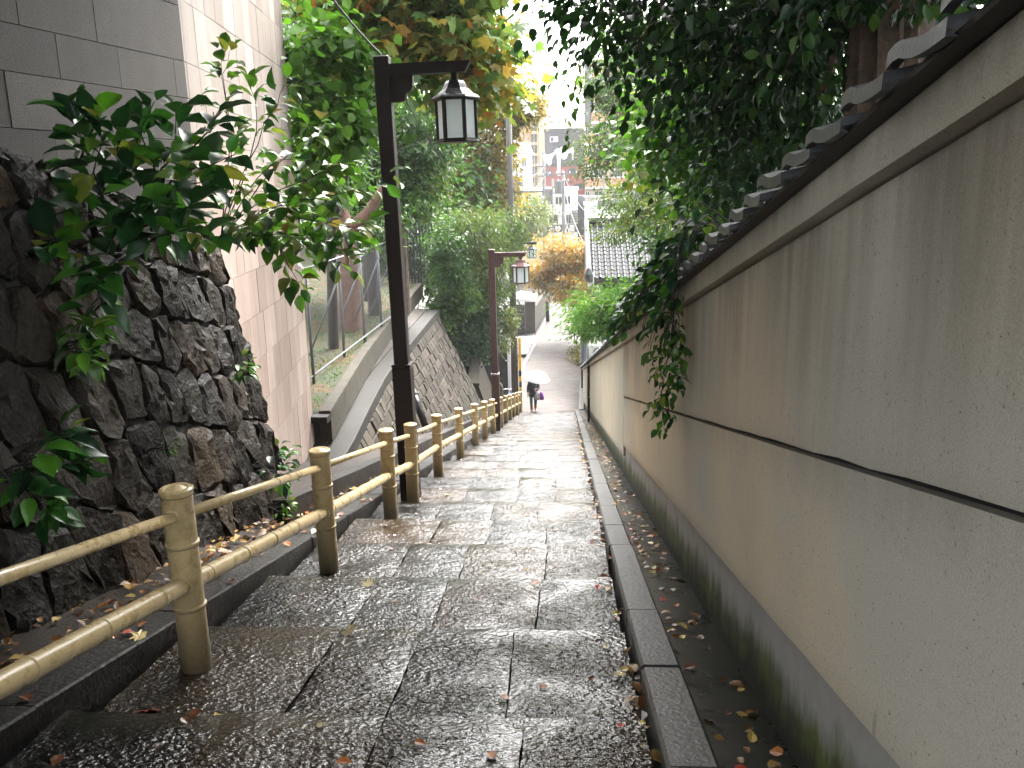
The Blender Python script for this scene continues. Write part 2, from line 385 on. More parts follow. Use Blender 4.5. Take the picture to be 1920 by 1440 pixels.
MT = dict(
    slab=m_slab(), road=m_road(),
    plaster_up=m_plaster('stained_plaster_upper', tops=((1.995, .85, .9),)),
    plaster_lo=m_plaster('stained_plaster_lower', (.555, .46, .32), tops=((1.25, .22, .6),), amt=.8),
    plaster_band=m_plaster('stained_shaded_plaster_band', (.40, .35, .255), tops=((2.14, .16, 1.0),), amt=1.25),  # algae stain and the shade under the coping, both put into the colour
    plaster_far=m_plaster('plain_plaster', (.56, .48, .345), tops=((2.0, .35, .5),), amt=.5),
    plinth=m_plinth(),
    tile=mat('grey_roof_tile', (.028, .029, .032), .45, .5, 9, 50, .3, .005, rv=.35),
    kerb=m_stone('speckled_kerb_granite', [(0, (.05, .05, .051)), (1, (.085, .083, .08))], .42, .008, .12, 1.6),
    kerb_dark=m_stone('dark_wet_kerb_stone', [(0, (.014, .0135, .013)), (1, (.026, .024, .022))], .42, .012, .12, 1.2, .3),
    gutter=mat('dark_mossy_gutter', (.022, .022, .016), .3, .5, 4, 40, .3, .006),
    soil=m_ground('wet_soil_and_litter', [(.3, (.011, .008, .0055)), (.55, (.026, .017, .010)), (.75, (.05, .03, .016))], 5, .03, .6),
    grass=m_ground('grass_bank_soil', [(.3, (.014, .026, .006)), (.5, (.030, .032, .010)), (.60, (.075, .036, .013)), (.75, (.028, .042, .008))], 1.6, .04),
    ground=m_ground('dark_ground', [(.3, (.05, .048, .04)), (.7, (.11, .10, .085))], .6, .04),
    garden=m_ground('garden_soil', [(.3, (.02, .022, .012)), (.7, (.05, .045, .028))], 2, .04),
    rubble=m_stone('rough_wet_rubble', [(0, (.009, .008, .007)), (.4, (.015, .0122, .0092)), (.75, (.023, .0172, .012)), (.93, (.034, .0235, .0145)), (1, (.055, .034, .017))], .50, .032, .16, .9, .2),
    mortar=mat('dark_joint', (.012, .011, .010), .9, .4, 5, 40, .3),
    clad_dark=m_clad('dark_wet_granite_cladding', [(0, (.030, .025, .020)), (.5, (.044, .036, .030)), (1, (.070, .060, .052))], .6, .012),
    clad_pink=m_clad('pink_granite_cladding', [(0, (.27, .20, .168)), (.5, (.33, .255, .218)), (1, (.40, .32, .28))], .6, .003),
    ret=m_stone('cut_retaining_stone', [(0, (.024, .020, .014)), (.5, (.040, .033, .024)), (1, (.066, .056, .043))], .7, .03, .12, 1.2, .2),
    conc=mat('weathered_concrete', (.050, .045, .035), .8, .45, 3.5, 40, .35, .006, rv=.1, spec=.15),
    conc_dark=mat('dark_wet_concrete', (.024, .022, .019), .6, .5, 3.5, 40, .35, .006, spec=.25),
    post=m_bamboo(), ring=mat('dark_joint_ring', (.12, .085, .04), .45, .3, 20, 60, .1),
    brown=mat('brown_painted_steel', (.014, .008, .0075), .5, .3, 10, 60, .1, spec=.3),
    brown_red=mat('reddish_brown_painted_steel', (.055, .024, .022), .45, .3, 10, 60, .1, spec=.4),
    black=mat('black_painted_metal', (.014, .014, .015), .35, .3, 12, 60, .1),
    copper=mat('dark_lantern_roof', (.10, .095, .105), .25, .3, 12, 60, .15, metal=.5),
    copper_red=mat('red_brown_lantern_roof', (.13, .06, .055), .35, .3, 12, 60, .15, metal=.2),
    frost=m_frost(), vinyl=m_clear_vinyl(), glass=m_glass(),
    galv=mat('galvanised_steel', (.10, .11, .12), .5, .2, 10, 60, .1),
    cable=mat('black_cable', (.02, .02, .02), .5, .2, 10, 60, 0),
    pole=mat('weathered_utility_pole', (.06, .052, .045), .7, .3, 5, 40, .3),
    pole_far=mat('pale_concrete_pole', (.11, .108, .105), .7, .2, 5, 40, .2),
    bark=mat('grey_brown_bark', (.11, .075, .055), .8, .5, 6, 30, .8, .03),
    bark_dark=mat('dark_wet_bark', (.022, .019, .016), .7, .4, 6, 30, .8, .02),
    white=mat('white_render', (.72, .72, .71), .6, .08, 2, 30, .05),
    grey=mat('slate_grey_render', (.062, .060, .066), .7, .1, 1, 20, .1),
    brick=mat('brick_red_wall', (.20, .055, .038), .7, .15, 2, 20, .1),
    yellow=mat('pale_yellow_render', (.50, .39, .20), .7, .1, 1, 20, .1),
    cream=mat('cream_render', (.46, .38, .25), .7, .1, 1, 20, .1),
    peach=mat('peach_balcony_panel', (.42, .21, .115), .6, .1, 1, 20, .1),
    beige=mat('beige_tower_render', (.40, .27, .17), .7, .1, 1, 20, .1),
    frame=mat('window_frame', (.5, .5, .48), .5, .1, 3, 20, 0),
    dark=mat('dark_timber', (.03, .025, .02), .6, .3, 6, 40, .2),
    stripe_y=mat('yellow_guard_paint', (.70, .38, .03), .5, .2, 5, 40, .1),
    stripe_b=mat('black_guard_paint', (.02, .02, .02), .5, .2, 5, 40, .1),
    steelplate=mat('wet_grey_plate', (.22, .23, .235), .3, .2, 2, 40, .15),
    blackfence=mat('black_fence_panel', (.004, .004, .005), .7, .3, 4, 30, .2, spec=.2),
    ironfence=mat('black_iron', (.012, .012, .013), .5, .3, 8, 40, .1),
    coat=mat('black_coat_cloth', (.010, .011, .016), .8, .3, 12, 80, .3),
    jeans=mat('faded_denim', (.13, .20, .23), .8, .3, 12, 80, .3),
    jeans_dark=mat('dark_denim', (.035, .045, .06), .8, .3, 12, 80, .3),
    boot=mat('tan_leather', (.26, .085, .025), .5, .3, 12, 80, .2),
    skin=mat('skin', (.50, .30, .22), .5, .1, 12, 80, 0),
    hair=mat('black_hair', (.012, .010, .010), .45, .3, 20, 80, .2),
    purple=mat('purple_bag_plastic', (.22, .03, .30), .3, .2, 10, 30, .2),
    silver=mat('silvery_bag_plastic', (.35, .34, .36), .3, .5, 14, 30, .2),
    rubber=mat('black_rubber', (.015, .015, .016), .6, .2, 12, 60, .1),
    blue=mat('blue_bicycle_paint', (.03, .16, .45), .3, .1, 12, 60, 0),
    chrome=mat('bright_steel', (.5, .5, .52), .25, .1, 12, 60, 0, metal=.9),
    ac=mat('white_casing', (.62, .62, .60), .5, .08, 4, 40, 0),
)
GREEN_D = [(0, (.007, .020, .009)), (.5, (.016, .046, .015)), (.85, (.034, .09, .02)), (1, (.06, .13, .022))]
GREEN_M = [(0, (.022, .055, .014)), (.5, (.045, .115, .022)), (.85, (.09, .185, .03)), (1, (.16, .20, .035))]
GREEN_B = [(0, (.04, .10, .014)), (.5, (.075, .19, .02)), (.85, (.12, .27, .03)), (1, (.22, .24, .04))]
OLIVE = [(0, (.035, .062, .016)), (.5, (.075, .12, .026)), (.85, (.12, .165, .034)), (1, (.19, .18, .045))]
YGREEN = [(0, (.06, .09, .02)), (.5, (.12, .15, .03)), (.85, (.19, .19, .04)), (1, (.26, .20, .05))]
GOLD = [(0, (.07, .075, .018)), (.4, (.17, .135, .025)), (.75, (.30, .20, .03)), (1, (.42, .23, .03))]
ORANGE = [(0, (.08, .09, .022)), (.35, (.22, .145, .028)), (.7, (.36, .20, .032)), (1, (.42, .17, .028))]
PLANE = [(0, (.07, .15, .045)), (.52, (.14, .22, .055)), (.66, (.26, .27, .06)), (.84, (.40, .27, .055)), (1, (.40, .17, .04))]
SHRUB = [(0, (.008, .030, .012)), (.45, (.016, .065, .016)), (.72, (.035, .13, .016)), (.9, (.075, .22, .018)), (1, (.20, .20, .035))]
SHRUB2 = [(0, (.02, .06, .015)), (.35, (.05, .13, .02)), (.65, (.10, .16, .03)), (.85, (.18, .16, .04)), (1, (.22, .11, .03))]
LM = {k: leafmat('leaf_' + k, v, *((.5, .22, False, .22) if k == 'deep' else ())) for k, v in dict(deep=GREEN_D, mid=GREEN_M, bright=GREEN_B, olive=OLIVE, ygreen=YGREEN, gold=GOLD, orange=ORANGE, plane=PLANE).items()}
LO = {k: leafmat('leaf_single_' + k, v, *((.45, .22, True, .3) if k == 'deep' else (.33, .3, True, .42))) for k, v in dict(deep=GREEN_D, shrub=SHRUB, turning=SHRUB2, bright=GREEN_B, mid=GREEN_M).items()}
FALL = {k: mat('fallen_' + k, c, .35, .35, 30, 80, .2) for k, c in dict(brown=(.15, .055, .022), orange=(.42, .14, .03), yellow=(.55, .42, .12), red=(.42, .07, .035), dark=(.045, .022, .015), pale=(.42, .36, .20)).items()}

# ------------------------------------------------------------------ leaves
T_SIMPLE = (np.array([(0, 0, 0), (.45, .5, .12), (1, 0, -.05), (.45, -.5, .12)], float), [(0, 1, 2), (0, 2, 3)])
T_OVAL = (np.array([(0, 0, 0), (.22, .36, .08), (.58, .44, .10), (1, 0, -.16), (.58, -.44, .10), (.22, -.36, .08), (.5, 0, 0)], float),
          [(0, 6, 1), (1, 6, 2), (2, 6, 3), (3, 6, 4), (4, 6, 5), (5, 6, 0)])
def lobed():
    tips = [(-100, .42), (-55, .50), (0, .62), (55, .50), (100, .42)]; v = [(.36, 0, 0), (0, 0, 0)]
    seq = []
    for i, (a, r) in enumerate(tips):
        seq.append((math.radians(a), r, -.06))
        if i < 4: seq.append((math.radians((a + tips[i + 1][0]) / 2), .26, .03))
    for a, r, z in seq: v.append((.36 + r * math.cos(a), r * math.sin(a) * 1.6, z))
    n = len(seq)
    return np.array(v, float), [(0, 2 + i, 3 + i) for i in range(n - 1)] + [(0, 1, 2), (0, n + 1, 1)]
T_LOBE = lobed()

def unit(a): return a / (np.linalg.norm(a, axis=-1, keepdims=True) + 1e-9)

def leaf_arrays(pos, axis, up, L, wr, tmpl):
    """all leaf vertices at once"""
    tv, tf = tmpl; N = len(pos)
    axis = unit(axis); side = unit(np.cross(up, axis)); nrm = np.cross(axis, side)
    L = np.asarray(L, float).reshape(N, 1, 1)
    V = pos[:, None, :] + L * (tv[None, :, 0:1] * axis[:, None, :] + tv[None, :, 1:2] * wr * side[:, None, :] + tv[None, :, 2:3] * nrm[:, None, :])
    k = len(tv)
    Fi = (np.array(tf)[None] + (np.arange(N) * k)[:, None, None]).reshape(-1, 3)
    return V.reshape(-1, 3), Fi

def leaf_object(name, pos, axis, up, L, tint, material, parent, wr=.5, tmpl=T_SIMPLE, smooth=False):
    off = np.array(wl(parent)) if parent is not None else np.zeros(3)
    V, Fi = leaf_arrays(pos - off, axis, up, L, wr, tmpl)
    me = bpy.data.meshes.new(name); nv, nf = len(V), len(Fi)
    me.vertices.add(nv); me.vertices.foreach_set('co', V.ravel())
    me.loops.add(nf * 3); me.loops.foreach_set('vertex_index', Fi.ravel().astype(np.int32))
    me.polygons.add(nf); me.polygons.foreach_set('loop_start', (np.arange(nf) * 3).astype(np.int32))
    try: me.polygons.foreach_set('loop_total', np.full(nf, 3, np.int32))
    except Exception: pass
    a = me.attributes.new('tint', 'FLOAT', 'FACE'); a.data.foreach_set('value', np.repeat(np.clip(tint, 0, 1), len(tmpl[1])).astype(np.float32))
    me.update(calc_edges=True); me.validate()
    me.materials.append(material)
    o = bpy.data.objects.new(name, me); COL.objects.link(o)
    if parent is not None: o.parent = parent
    return o

def cluster_cloud(ells, ncl, lpc, clr, L, droop=.5, flat=.55, seed=0, rim=.45, tintv=.22, tint0=.45, topbias=0.0):
    """leaves in clumps that sit towards the rim of a few ellipsoids. ells: (centre, radii, weight)"""
    g = np.random.default_rng(seed)
    w = np.array([e[2] if len(e) > 2 else np.prod(e[1]) ** (2 / 3) for e in ells], float); w /= w.sum()
    pick = g.choice(len(ells), ncl, p=w)
    d = unit(g.normal(size=(ncl, 3))); rr = rim + (1 - rim) * g.random(ncl) ** .6
    C = np.array([ells[i][0] for i in pick]) + d * rr[:, None] * np.array([ells[i][1] for i in pick])
    ct = np.clip(tint0 + tintv * g.normal(size=ncl) + topbias * d[:, 2], 0, 1)
    if np.isscalar(clr): clr = (clr, clr, clr * flat)
    n = ncl * lpc
    ci = np.repeat(np.arange(ncl), lpc)
    off = g.normal(size=(n, 3)) * np.array(clr)
    sz = (.6 + .8 * g.random(ncl))[ci][:, None]
    pos = C[ci] + off * sz
    axis = unit(off + d[ci] * .12) + g.normal(size=(n, 3)) * .55; axis[:, 2] -= droop
    up = g.normal(size=(n, 3)) * .55; up[:, 2] += 1.0
    LL = L * (.65 + .7 * g.random(n)); tint = ct[ci] + .14 * g.normal(size=n)
    return C, pos, axis, up, LL, tint

def limbs(mb, trunk_pts, C, g, count=14, r0=.05, n=5, lift=.15):
    """branches from the upper trunk to some of the clumps"""
    tp = np.array(trunk_pts, float)
    for i in g.choice(len(C), min(count, len(C)), replace=False):
        k = g.uniform(.45, 1.0) * (len(tp) - 1); j = int(min(k, len(tp) - 2)); a = tp[j] + (tp[j + 1] - tp[j]) * (k - j)
        b = C[i]; mid = (a + b) / 2 + np.array([0, 0, lift * np.linalg.norm(b - a)]) + g.normal(size=3) * .08 * np.linalg.norm(b - a)
        m1 = a * .56 + mid * .44 + (b - a) * .02; m2 = b * .5 + mid * .5
        mb.tube([a, m1, m2, b], [r0, r0 * .75, r0 * .5, r0 * .2], n)

def tree(name, label, base, trunk, r, ells, ncl, lpc, clr, L, leaf, bark='bark_dark', wr=.5, tmpl=T_SIMPLE, seed=1, group=None, nl=14, lr=None, crown='crown', cat='tree', **kw):
    t = thing(name, base, label, cat, group)
    C, pos, axis, up, LL, tint = cluster_cloud(ells, ncl, lpc, clr, L, seed=seed, **kw)
    if trunk is not None:
        mb = MB(); g = np.random.default_rng(seed + 99)
        tp = np.array(trunk, float); k = len(tp)
        mb.tube(tp, [r * (1 - .55 * i / (k - 1)) for i in range(k)], 10)
        limbs(mb, tp, C, g, nl, lr or r * .35)
        sharp(mb.build('trunk', MT[bark], t), 60)
    leaf_object(crown, pos, axis, up, LL, tint, LM[leaf], t, wr, tmpl)
    return t

def E(px, py, Y, rx, ry, dy, w=None):
    """ellipsoid whose centre is seen at (px, py) at depth Y and whose half sizes are rx, ry photo pixels and dy metres"""
    c = at(px, py, Y); s = Y / F
    e = (c, (rx * s, dy, ry * s)); return e if w is None else (*e, w)

def leaf_variants(base, n, tmpl, wr, material, sub=True):
    out = []
    for i in range(n):
        tv, tf = tmpl; v = tv.copy(); v[:, 1] *= wr * random.uniform(.85, 1.15)
        bend = random.uniform(-.42, .02); tw = random.uniform(-.35, .35); v[:, 2] += .25 * np.abs(v[:, 1])
        v[:, 2] += bend * v[:, 0] ** 2 + tw * v[:, 1] * v[:, 0]
        me = bpy.data.meshes.new(base); me.from_pydata([tuple(q) for q in v], [], tf); me.update()
        me.polygons.foreach_set('use_smooth', [True] * len(me.polygons)); me.materials.append(material); out.append(me)
    return out

BIGLEAF = (np.array([(0, 0, 0), (.08, .05, 0), (.22, .30, .05), (.45, .46, .08), (.72, .34, .05), (.9, .12, 0), (1, 0, -.05),
                     (.9, -.12, 0), (.72, -.34, .05), (.45, -.46, .08), (.22, -.30, .05), (.08, -.05, 0),
                     (.22, 0, 0), (.45, 0, 0), (.72, 0, 0)], float),
           [(0, 12, 1), (1, 12, 2), (2, 12, 13), (2, 13, 3), (3, 13, 14), (3, 14, 4), (4, 14, 5), (5, 14, 6),
            (0, 11, 12), (11, 10, 12), (10, 13, 12), (10, 9, 13), (9, 14, 13), (9, 8, 14), (8, 7, 14), (7, 6, 14)])

def leaf_parts(parent, variants, pos, axis, up, L, name='leaf'):
    off = np.array(wl(parent)); axis = unit(axis); side = unit(np.cross(up, axis)); nrm = np.cross(axis, side)
    for i in range(len(pos)):
        m = Matrix(((axis[i, 0], side[i, 0], nrm[i, 0]), (axis[i, 1], side[i, 1], nrm[i, 1]), (axis[i, 2], side[i, 2], nrm[i, 2])))
        o = bpy.data.objects.new(name, variants[i % len(variants)]); COL.objects.link(o); o.parent = parent
        o.location = [float(a) for a in (pos[i] - off)]; o.rotation_euler = m.to_euler(); o.scale = (L[i],) * 3

def stems_with_leaves(parent, stems, nper, L, variants, bark, seed=0, start=.35, spread=1.0, droop=.35, rad=.008, jit=.03, maxparts=300, stuffmat=None):
    """stems: list of point lists (world). leaves alternate along each stem; biggest 300 stay single objects"""
    g = np.random.default_rng(seed); P, A, U, S = [], [], [], []
    for k, st in enumerate(stems):
        st = np.array(st, float)
        tt = np.linspace(0, 1, 8); seg = np.linspace(0, 1, len(st))
        path = np.stack([np.interp(tt, seg, st[:, i]) for i in range(3)], 1)
        path[1:-1] += g.normal(size=(6, 3)) * .012
        mb = MB(); mb.tube(path, [rad * (1 - .75 * q) for q in tt], 5); mb.build('stem', bark, parent, True)
        d = path[-1] - path[0]; d /= np.linalg.norm(d)
        n = nper if np.isscalar(nper) else nper[k]
        for i in range(n):
            f = start + (1 - start) * (i + .5) / n
            p = np.array([np.interp(f, tt, path[:, j]) for j in range(3)])
            ang = i * 2.4 + g.uniform(-.4, .4)
            a = unit(np.cross(d, [0, 0, 1.0]) + 1e-6); b = np.cross(d, a)
            out = a * math.cos(ang) + b * math.sin(ang) * .7
            ax = out * spread + d * (.55 + (.8 if i >= n - 2 else 0)) + g.normal(size=3) * .25; ax[2] -= droop
            ax = unit(ax); P.append(p + ax * jit); A.append(ax)
            uu = g.normal(size=3) * .35; uu[2] += 1; U.append(uu); S.append(L * g.uniform(.55, 1.15))
    P, A, U, S = map(np.array, (P, A, U, S))
    order = np.argsort(P[:, 1] / S)
    o1 = order[:maxparts]; leaf_parts(parent, variants, P[o1], A[o1], U[o1], S[o1])
    if len(order) > maxparts and stuffmat is not None:
        o2 = order[maxparts:]
        tag(leaf_object('foliage', P[o2], A[o2], U[o2], S[o2], np.clip(g.normal(.45, .25, len(o2)), 0, 1), stuffmat, parent, .8, T_OVAL), kind='stuff')

# ================================================================== STRUCTURE
# ground sheet ------------------------------------------------------
def gz(x, y):
    z = -SL * min(y, 38.8) - .32
    if y < -4: z = -SL * -4 - .32
    return z
mb = MB(); xs = [-150, -80, -40, -14, -8, -5, -2.5, 0, 1.5, 5, 14, 40, 80, 150]; ys = [-60, -20, -4] + [i * 3.0 for i in range(0, 13)] + [38.8, 45, 80, 160, 250]
vs = [(x, y, gz(x, y)) for y in ys for x in xs]; n = len(xs)
mb.add(vs, [(j * n + i, j * n + i + 1, (j + 1) * n + i + 1, (j + 1) * n + i) for j in range(len(ys) - 1) for i in range(n - 1)])
g0 = mb.build('ground', MT['ground'], None, fix=False); g0['kind'] = 'structure'

# garden ground behind the plaster wall, rising with the steps ------
mb = MB(); mb.sweep([(1.2, -.3), (1.2, 1.3), (30, 2.3), (30, -.3)], -6, 43, 12)
o = mb.build('garden_ground', MT['garden']); o['kind'] = 'structure'
# soil on the left between the kerb and the walls
mb = MB(); mb.sweep([(-2.42, -.3), (-2.42, .05), (-2.7, .08), (-3.1, .12), (-4.6, .2), (-4.6, -.3)], -3, 30, 30)
o = mb.build('soil_strip', MT['soil']); o['kind'] = 'structure'

# steps -------------------------------------------------------------
steps = struct('stone_steps')
NOSE0, TR = 3.18, 1.24
def slab_mesh(x0, x1, y0, y1, z0, z1, seed, sk0=0.0, sk1=0.0):
    g = np.random.default_rng(seed); nx, ny = 7, 15
    gx, gy = .004, .005
    X = np.linspace(x0 + gx, x1 - gx, nx); Yv = np.linspace(y0 + gy, y1 - gy, ny)
    dz = g.normal(0, .0035); tx, ty = g.normal(0, .004, 2)
    edge = .008
    v = []; nz = []
    for j, y in enumerate(Yv):
        q = j / (ny - 1)
        for i, x in enumerate(X):
            p = i / (nx - 1)
            e = edge if (i in (0, nx - 1) or j in (0, ny - 1)) else 0
            xx = x + (sk0 if i == 0 else sk1 if i == nx - 1 else 0) * (q - .5) * .6 + (g.normal(0, .0025) if i in (0, nx - 1) else 0)
            yy = y + (g.normal(0, .006) if j in (0, ny - 1) else 0)
            v.append((xx, yy, z0 + (z1 - z0) * q + dz + tx * (p - .5) + ty * (q - .5) - e + g.normal(0, .0028) - .012 * math.sin(math.pi * q) * .5))
            nz.append(min(1, max(0, (q - .84 + .03 * math.sin(i * 1.7 + seed)) / .08)))
    f = [(j * nx + i, j * nx + i + 1, (j + 1) * nx + i + 1, (j + 1) * nx + i) for j in range(ny - 1) for i in range(nx - 1)]
    # skirt
    rim = [i for i in range(nx)] + [j * nx + nx - 1 for j in range(1, ny)] + [(ny - 1) * nx + i for i in range(nx - 2, -1, -1)] + [j * nx for j in range(ny - 2, 0, -1)]
    o = len(v)
    for k in rim: v.append((v[k][0], v[k][1], v[k][2] - .24)); nz.append(0)
    m = len(rim)
    for k in range(m): f.append((rim[k], o + k, o + (k + 1) % m, rim[(k + 1) % m]))
    me = bpy.data.meshes.new('paving_slab'); me.from_pydata(v, [], f); me.update()
    me.polygons.foreach_set('use_smooth', [True] * len(me.polygons))
    a = me.attributes.new('nose', 'FLOAT', 'POINT'); s = .15 + .75 * g.random()
    a.data.foreach_set('value', np.clip(np.array(nz) * s, 0, 1).astype(np.float32))
    me.materials.append(MT['slab'])
    try: me.set_sharp_from_angle(angle=math.radians(50))
    except Exception: pass
    return me
for k in range(-3, 29):
    y1 = NOSE0 + TR * k; y0 = y1 - TR
    zb, zn = zs(y0) - .10, zs(y1) + .046
    # right-hand slabs fit to the kerb; joints differ from row to row
    g = np.random.default_rng(400 + k)
    cuts = [.315]; x = .315
    while x > -1.7:
        x -= g.uniform(.46, .68); cuts.append(x)
    cuts[-1] = -2.2; sks = g.normal(0, .03, len(cuts)); sks[0] = sks[-1] = 0
    for i in range(len(cuts) - 1):
        if cuts[i] - cuts[i + 1] < .12: continue
        link_mesh('paving_slab', slab_mesh(cuts[i + 1], cuts[i], y0, y1, zb, zn, 1000 + k * 17 + i, sks[i + 1], sks[i]), steps)
mb = MB(); mb.sweep([(-2.3, -.45), (-2.3, -.19), (.5, -.19), (.5, -.45)], -2.5, 38.9, 1)
mb.build('stair_bed', MT['mortar'], steps)

# kerb on the right, gutter, kerb on the left -----------------------
kerb = struct('kerb_right'); y = -1.2
while y < 38:
    ln = random.uniform(.9, 1.25); mb = MB()
    j = .006; dx = random.uniform(-.006, .006); dh = random.uniform(-.006, .006)
    mb.sweep([(.345 + dx, -.3), (.345 + dx, .055 + dh), (.36 + dx, .07 + dh), (.525 + dx, .07 + dh), (.54 + dx, .055 + dh), (.54 + dx, -.3)], y + j, y + ln - j, 1)
    mb.build('kerb_stone', MT['kerb'], kerb); y += ln
mb = MB(); mb.sweep([(.543, -.3), (.543, .045), (.86, .028), (.86, -.3)], -2, 44, 1)
o = mb.build('gutter', MT['gutter']); o['kind'] = 'structure'
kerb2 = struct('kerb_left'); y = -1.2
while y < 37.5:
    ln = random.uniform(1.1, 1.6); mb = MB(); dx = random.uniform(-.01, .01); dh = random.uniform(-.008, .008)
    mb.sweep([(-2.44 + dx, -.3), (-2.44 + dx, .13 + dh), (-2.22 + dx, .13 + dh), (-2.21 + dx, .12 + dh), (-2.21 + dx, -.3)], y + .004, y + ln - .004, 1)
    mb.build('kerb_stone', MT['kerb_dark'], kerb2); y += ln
# a second, higher edging behind it where the soil is banked up
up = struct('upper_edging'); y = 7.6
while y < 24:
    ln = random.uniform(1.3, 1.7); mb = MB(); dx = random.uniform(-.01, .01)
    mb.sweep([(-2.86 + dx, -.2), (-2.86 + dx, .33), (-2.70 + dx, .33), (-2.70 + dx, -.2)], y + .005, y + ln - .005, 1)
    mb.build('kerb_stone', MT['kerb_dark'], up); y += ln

# road at the foot of the steps -------------------------------------
L_ = [(-2.2, 38.3), (-2.45, 46), (-2.43, 50), (-1.85, 60), (-1.43, 69), (-.85, 76), (-.4, 95), (-.2, 112)]
R_ = [(.5, 38.3), (.62, 43), (.80, 48), (.90, 56), (.97, 66), (1.05, 76), (1.2, 95), (1.4, 112)]
mb = MB(); nseg = 40
def lin(pts, y): return float(np.interp(y, [p[1] for p in pts], [p[0] for p in pts]))
ROADZ = -9.0
vs = []
for i in range(nseg + 1):
    y = 38.3 + (112 - 38.3) * i / nseg
    for q in np.linspace(0, 1, 7): vs.append((lin(L_, y) * (1 - q) + lin(R_, y) * q, y, ROADZ + (.02 * math.sin(q * math.pi))))
mb.add(vs, [(j * 7 + i, j * 7 + i + 1, (j + 1) * 7 + i + 1, (j + 1) * 7 + i) for j in range(nseg) for i in range(6)])
o = mb.build('road', MT['road'], smooth=True, fix=False); o['kind'] = 'structure'
mb = MB()
for pts, w in ((L_, -.22), (R_, .24)):
    rings = []
    for i in range(nseg + 1):
        y = 39.2 + (112 - 39.2) * i / nseg; x = lin(pts, y)
        rings.append([(x, y, ROADZ - .1), (x, y, ROADZ + .035), (x + w, y, ROADZ + .045), (x + w, y, ROADZ - .1)])
    mb.loft(rings)
o = mb.build('road_edging', MT['kerb']); o['kind'] = 'structure'
mb = MB(); mb.b2((-9, 39, -9.4), (-2.3, 112, -9.03)); o = mb.build('yard', MT['conc_dark']); o['kind'] = 'structure'
mb = MB(); mb.b2((1.0, 43.2, -9.4), (40, 112, -9.03)); o = mb.build('plot', MT['garden']); o['kind'] = 'structure'

# plaster wall on the right -----------------------------------------
pw = thing('plaster_wall', (.9, 3, zs(3)), 'long stained beige plaster wall with grey tile coping along the right of the steps', 'wall')
mb = MB(); mb.sweep([(.838, -.3), (.838, .497), (1.1, .497), (1.1, -.3)], -3, 11.94, 1); mb.build('plinth', MT['plinth'], pw)
mb = MB(); mb.sweep([(.838, -.3), (.838, .352), (1.1, .352), (1.1, -.3)], 11.94, 42.8, 1); mb.build('plinth', MT['plinth'], pw)
def wavy(x, h0, h1, y0, y1, seed, amp=.004, n=60):
    """panel with a slightly uneven front and a rough lower edge"""
    g = np.random.default_rng(seed); hs2 = [h0 + .0, h0 + .012] + list(np.linspace(h0 + .1, h1, 6)); rings = []
    for i in range(n + 1):
        y = y0 + (y1 - y0) * i / n; e = g.normal(0, .0022)
        ring = [(1.1, y, zs(y) + h1), (1.1, y, zs(y) + h0)] + [(x + (.006 if k == 0 else 0) + g.normal(0, amp * .2), y, zs(y) + hh + (e if k < 2 else 0)) for k, hh in enumerate(hs2)]
        rings.append(ring)
    m = MB(); m.loft(rings); return m
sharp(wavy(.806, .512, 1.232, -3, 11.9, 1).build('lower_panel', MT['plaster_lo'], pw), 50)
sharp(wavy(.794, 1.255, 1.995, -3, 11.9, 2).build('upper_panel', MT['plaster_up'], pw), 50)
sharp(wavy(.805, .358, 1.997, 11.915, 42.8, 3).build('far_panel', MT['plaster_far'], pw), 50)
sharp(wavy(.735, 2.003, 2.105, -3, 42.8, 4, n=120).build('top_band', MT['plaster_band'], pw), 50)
mb = MB(); mb.sweep([(.685, 2.108), (.685, 2.122), (1.16, 2.122), (1.16, 2.108)], -3, 42.8, 1); mb.build('eave_board', MT['dark'], pw)
mb = MB(); mb.sweep([(.845, .3), (.845, 2.1), (1.09, 2.1), (1.09, .3)], -2.99, 42.7, 1); mb.build('core', MT['mortar'], pw)
# coping tiles
def tile_mesh(w=.272, d=.5):
    n = 9; v = []; f = []
    prof = [(-.5 + i / (n - 1)) for i in range(n)]
    def wave(q): return   .014 * math.exp(-((q - .30) / .16) ** 2) - .004 * math.cos((q + .2) * 5)
    for s_ in (0, 1):                      # upper and lower faces
        for xx, zz in ((0, 0), (d, .11)):
            for q in prof: v.append((xx, q * w * 1.06, zz + wave(q) + (.022 if s_ == 0 else 0.0) + q * .034))
    for q in prof: v.append((-.004, q * w * 1.06, wave(q) - .013 + q * .034))   # lip
    for q in prof: v.append((.018, q * w * 1.06, wave(q) - .013 + q * .034))
    A, B, C_, D_, L1, L2 = 0, n, 2 * n, 3 * n, 4 * n, 5 * n
    for i in range(n - 1):
        f += [(A + i, B + i, B + i + 1, A + i + 1), (C_ + i, C_ + i + 1, D_ + i + 1, D_ + i), (A + i, A + i + 1, L1 + i + 1, L1 + i), (L1 + i, L1 + i + 1, L2 + i + 1, L2 + i), (B + i, D_ + i, D_ + i + 1, B + i + 1)]
    for i in (0, n - 1): f += [(A + i, C_ + i, D_ + i, B + i), (A + i, L1 + i, L2 + i, C_ + i)]
    me = bpy.data.meshes.new('coping_tile'); me.from_pydata(v, [], f); me.update()
    bm = bmesh.new(); bm.from_mesh(me); bmesh.ops.recalc_face_normals(bm, faces=bm.faces); bm.to_mesh(me); bm.free()
    me.polygons.foreach_set('use_smooth', [True] * len(me.polygons))
    try: me.set_sharp_from_angle(angle=math.radians(45))
    except Exception: pass
    me.materials.append(MT['tile']); return me
tm = tile_mesh(); off = wl(pw); ang = math.atan(SL); y = -1.5
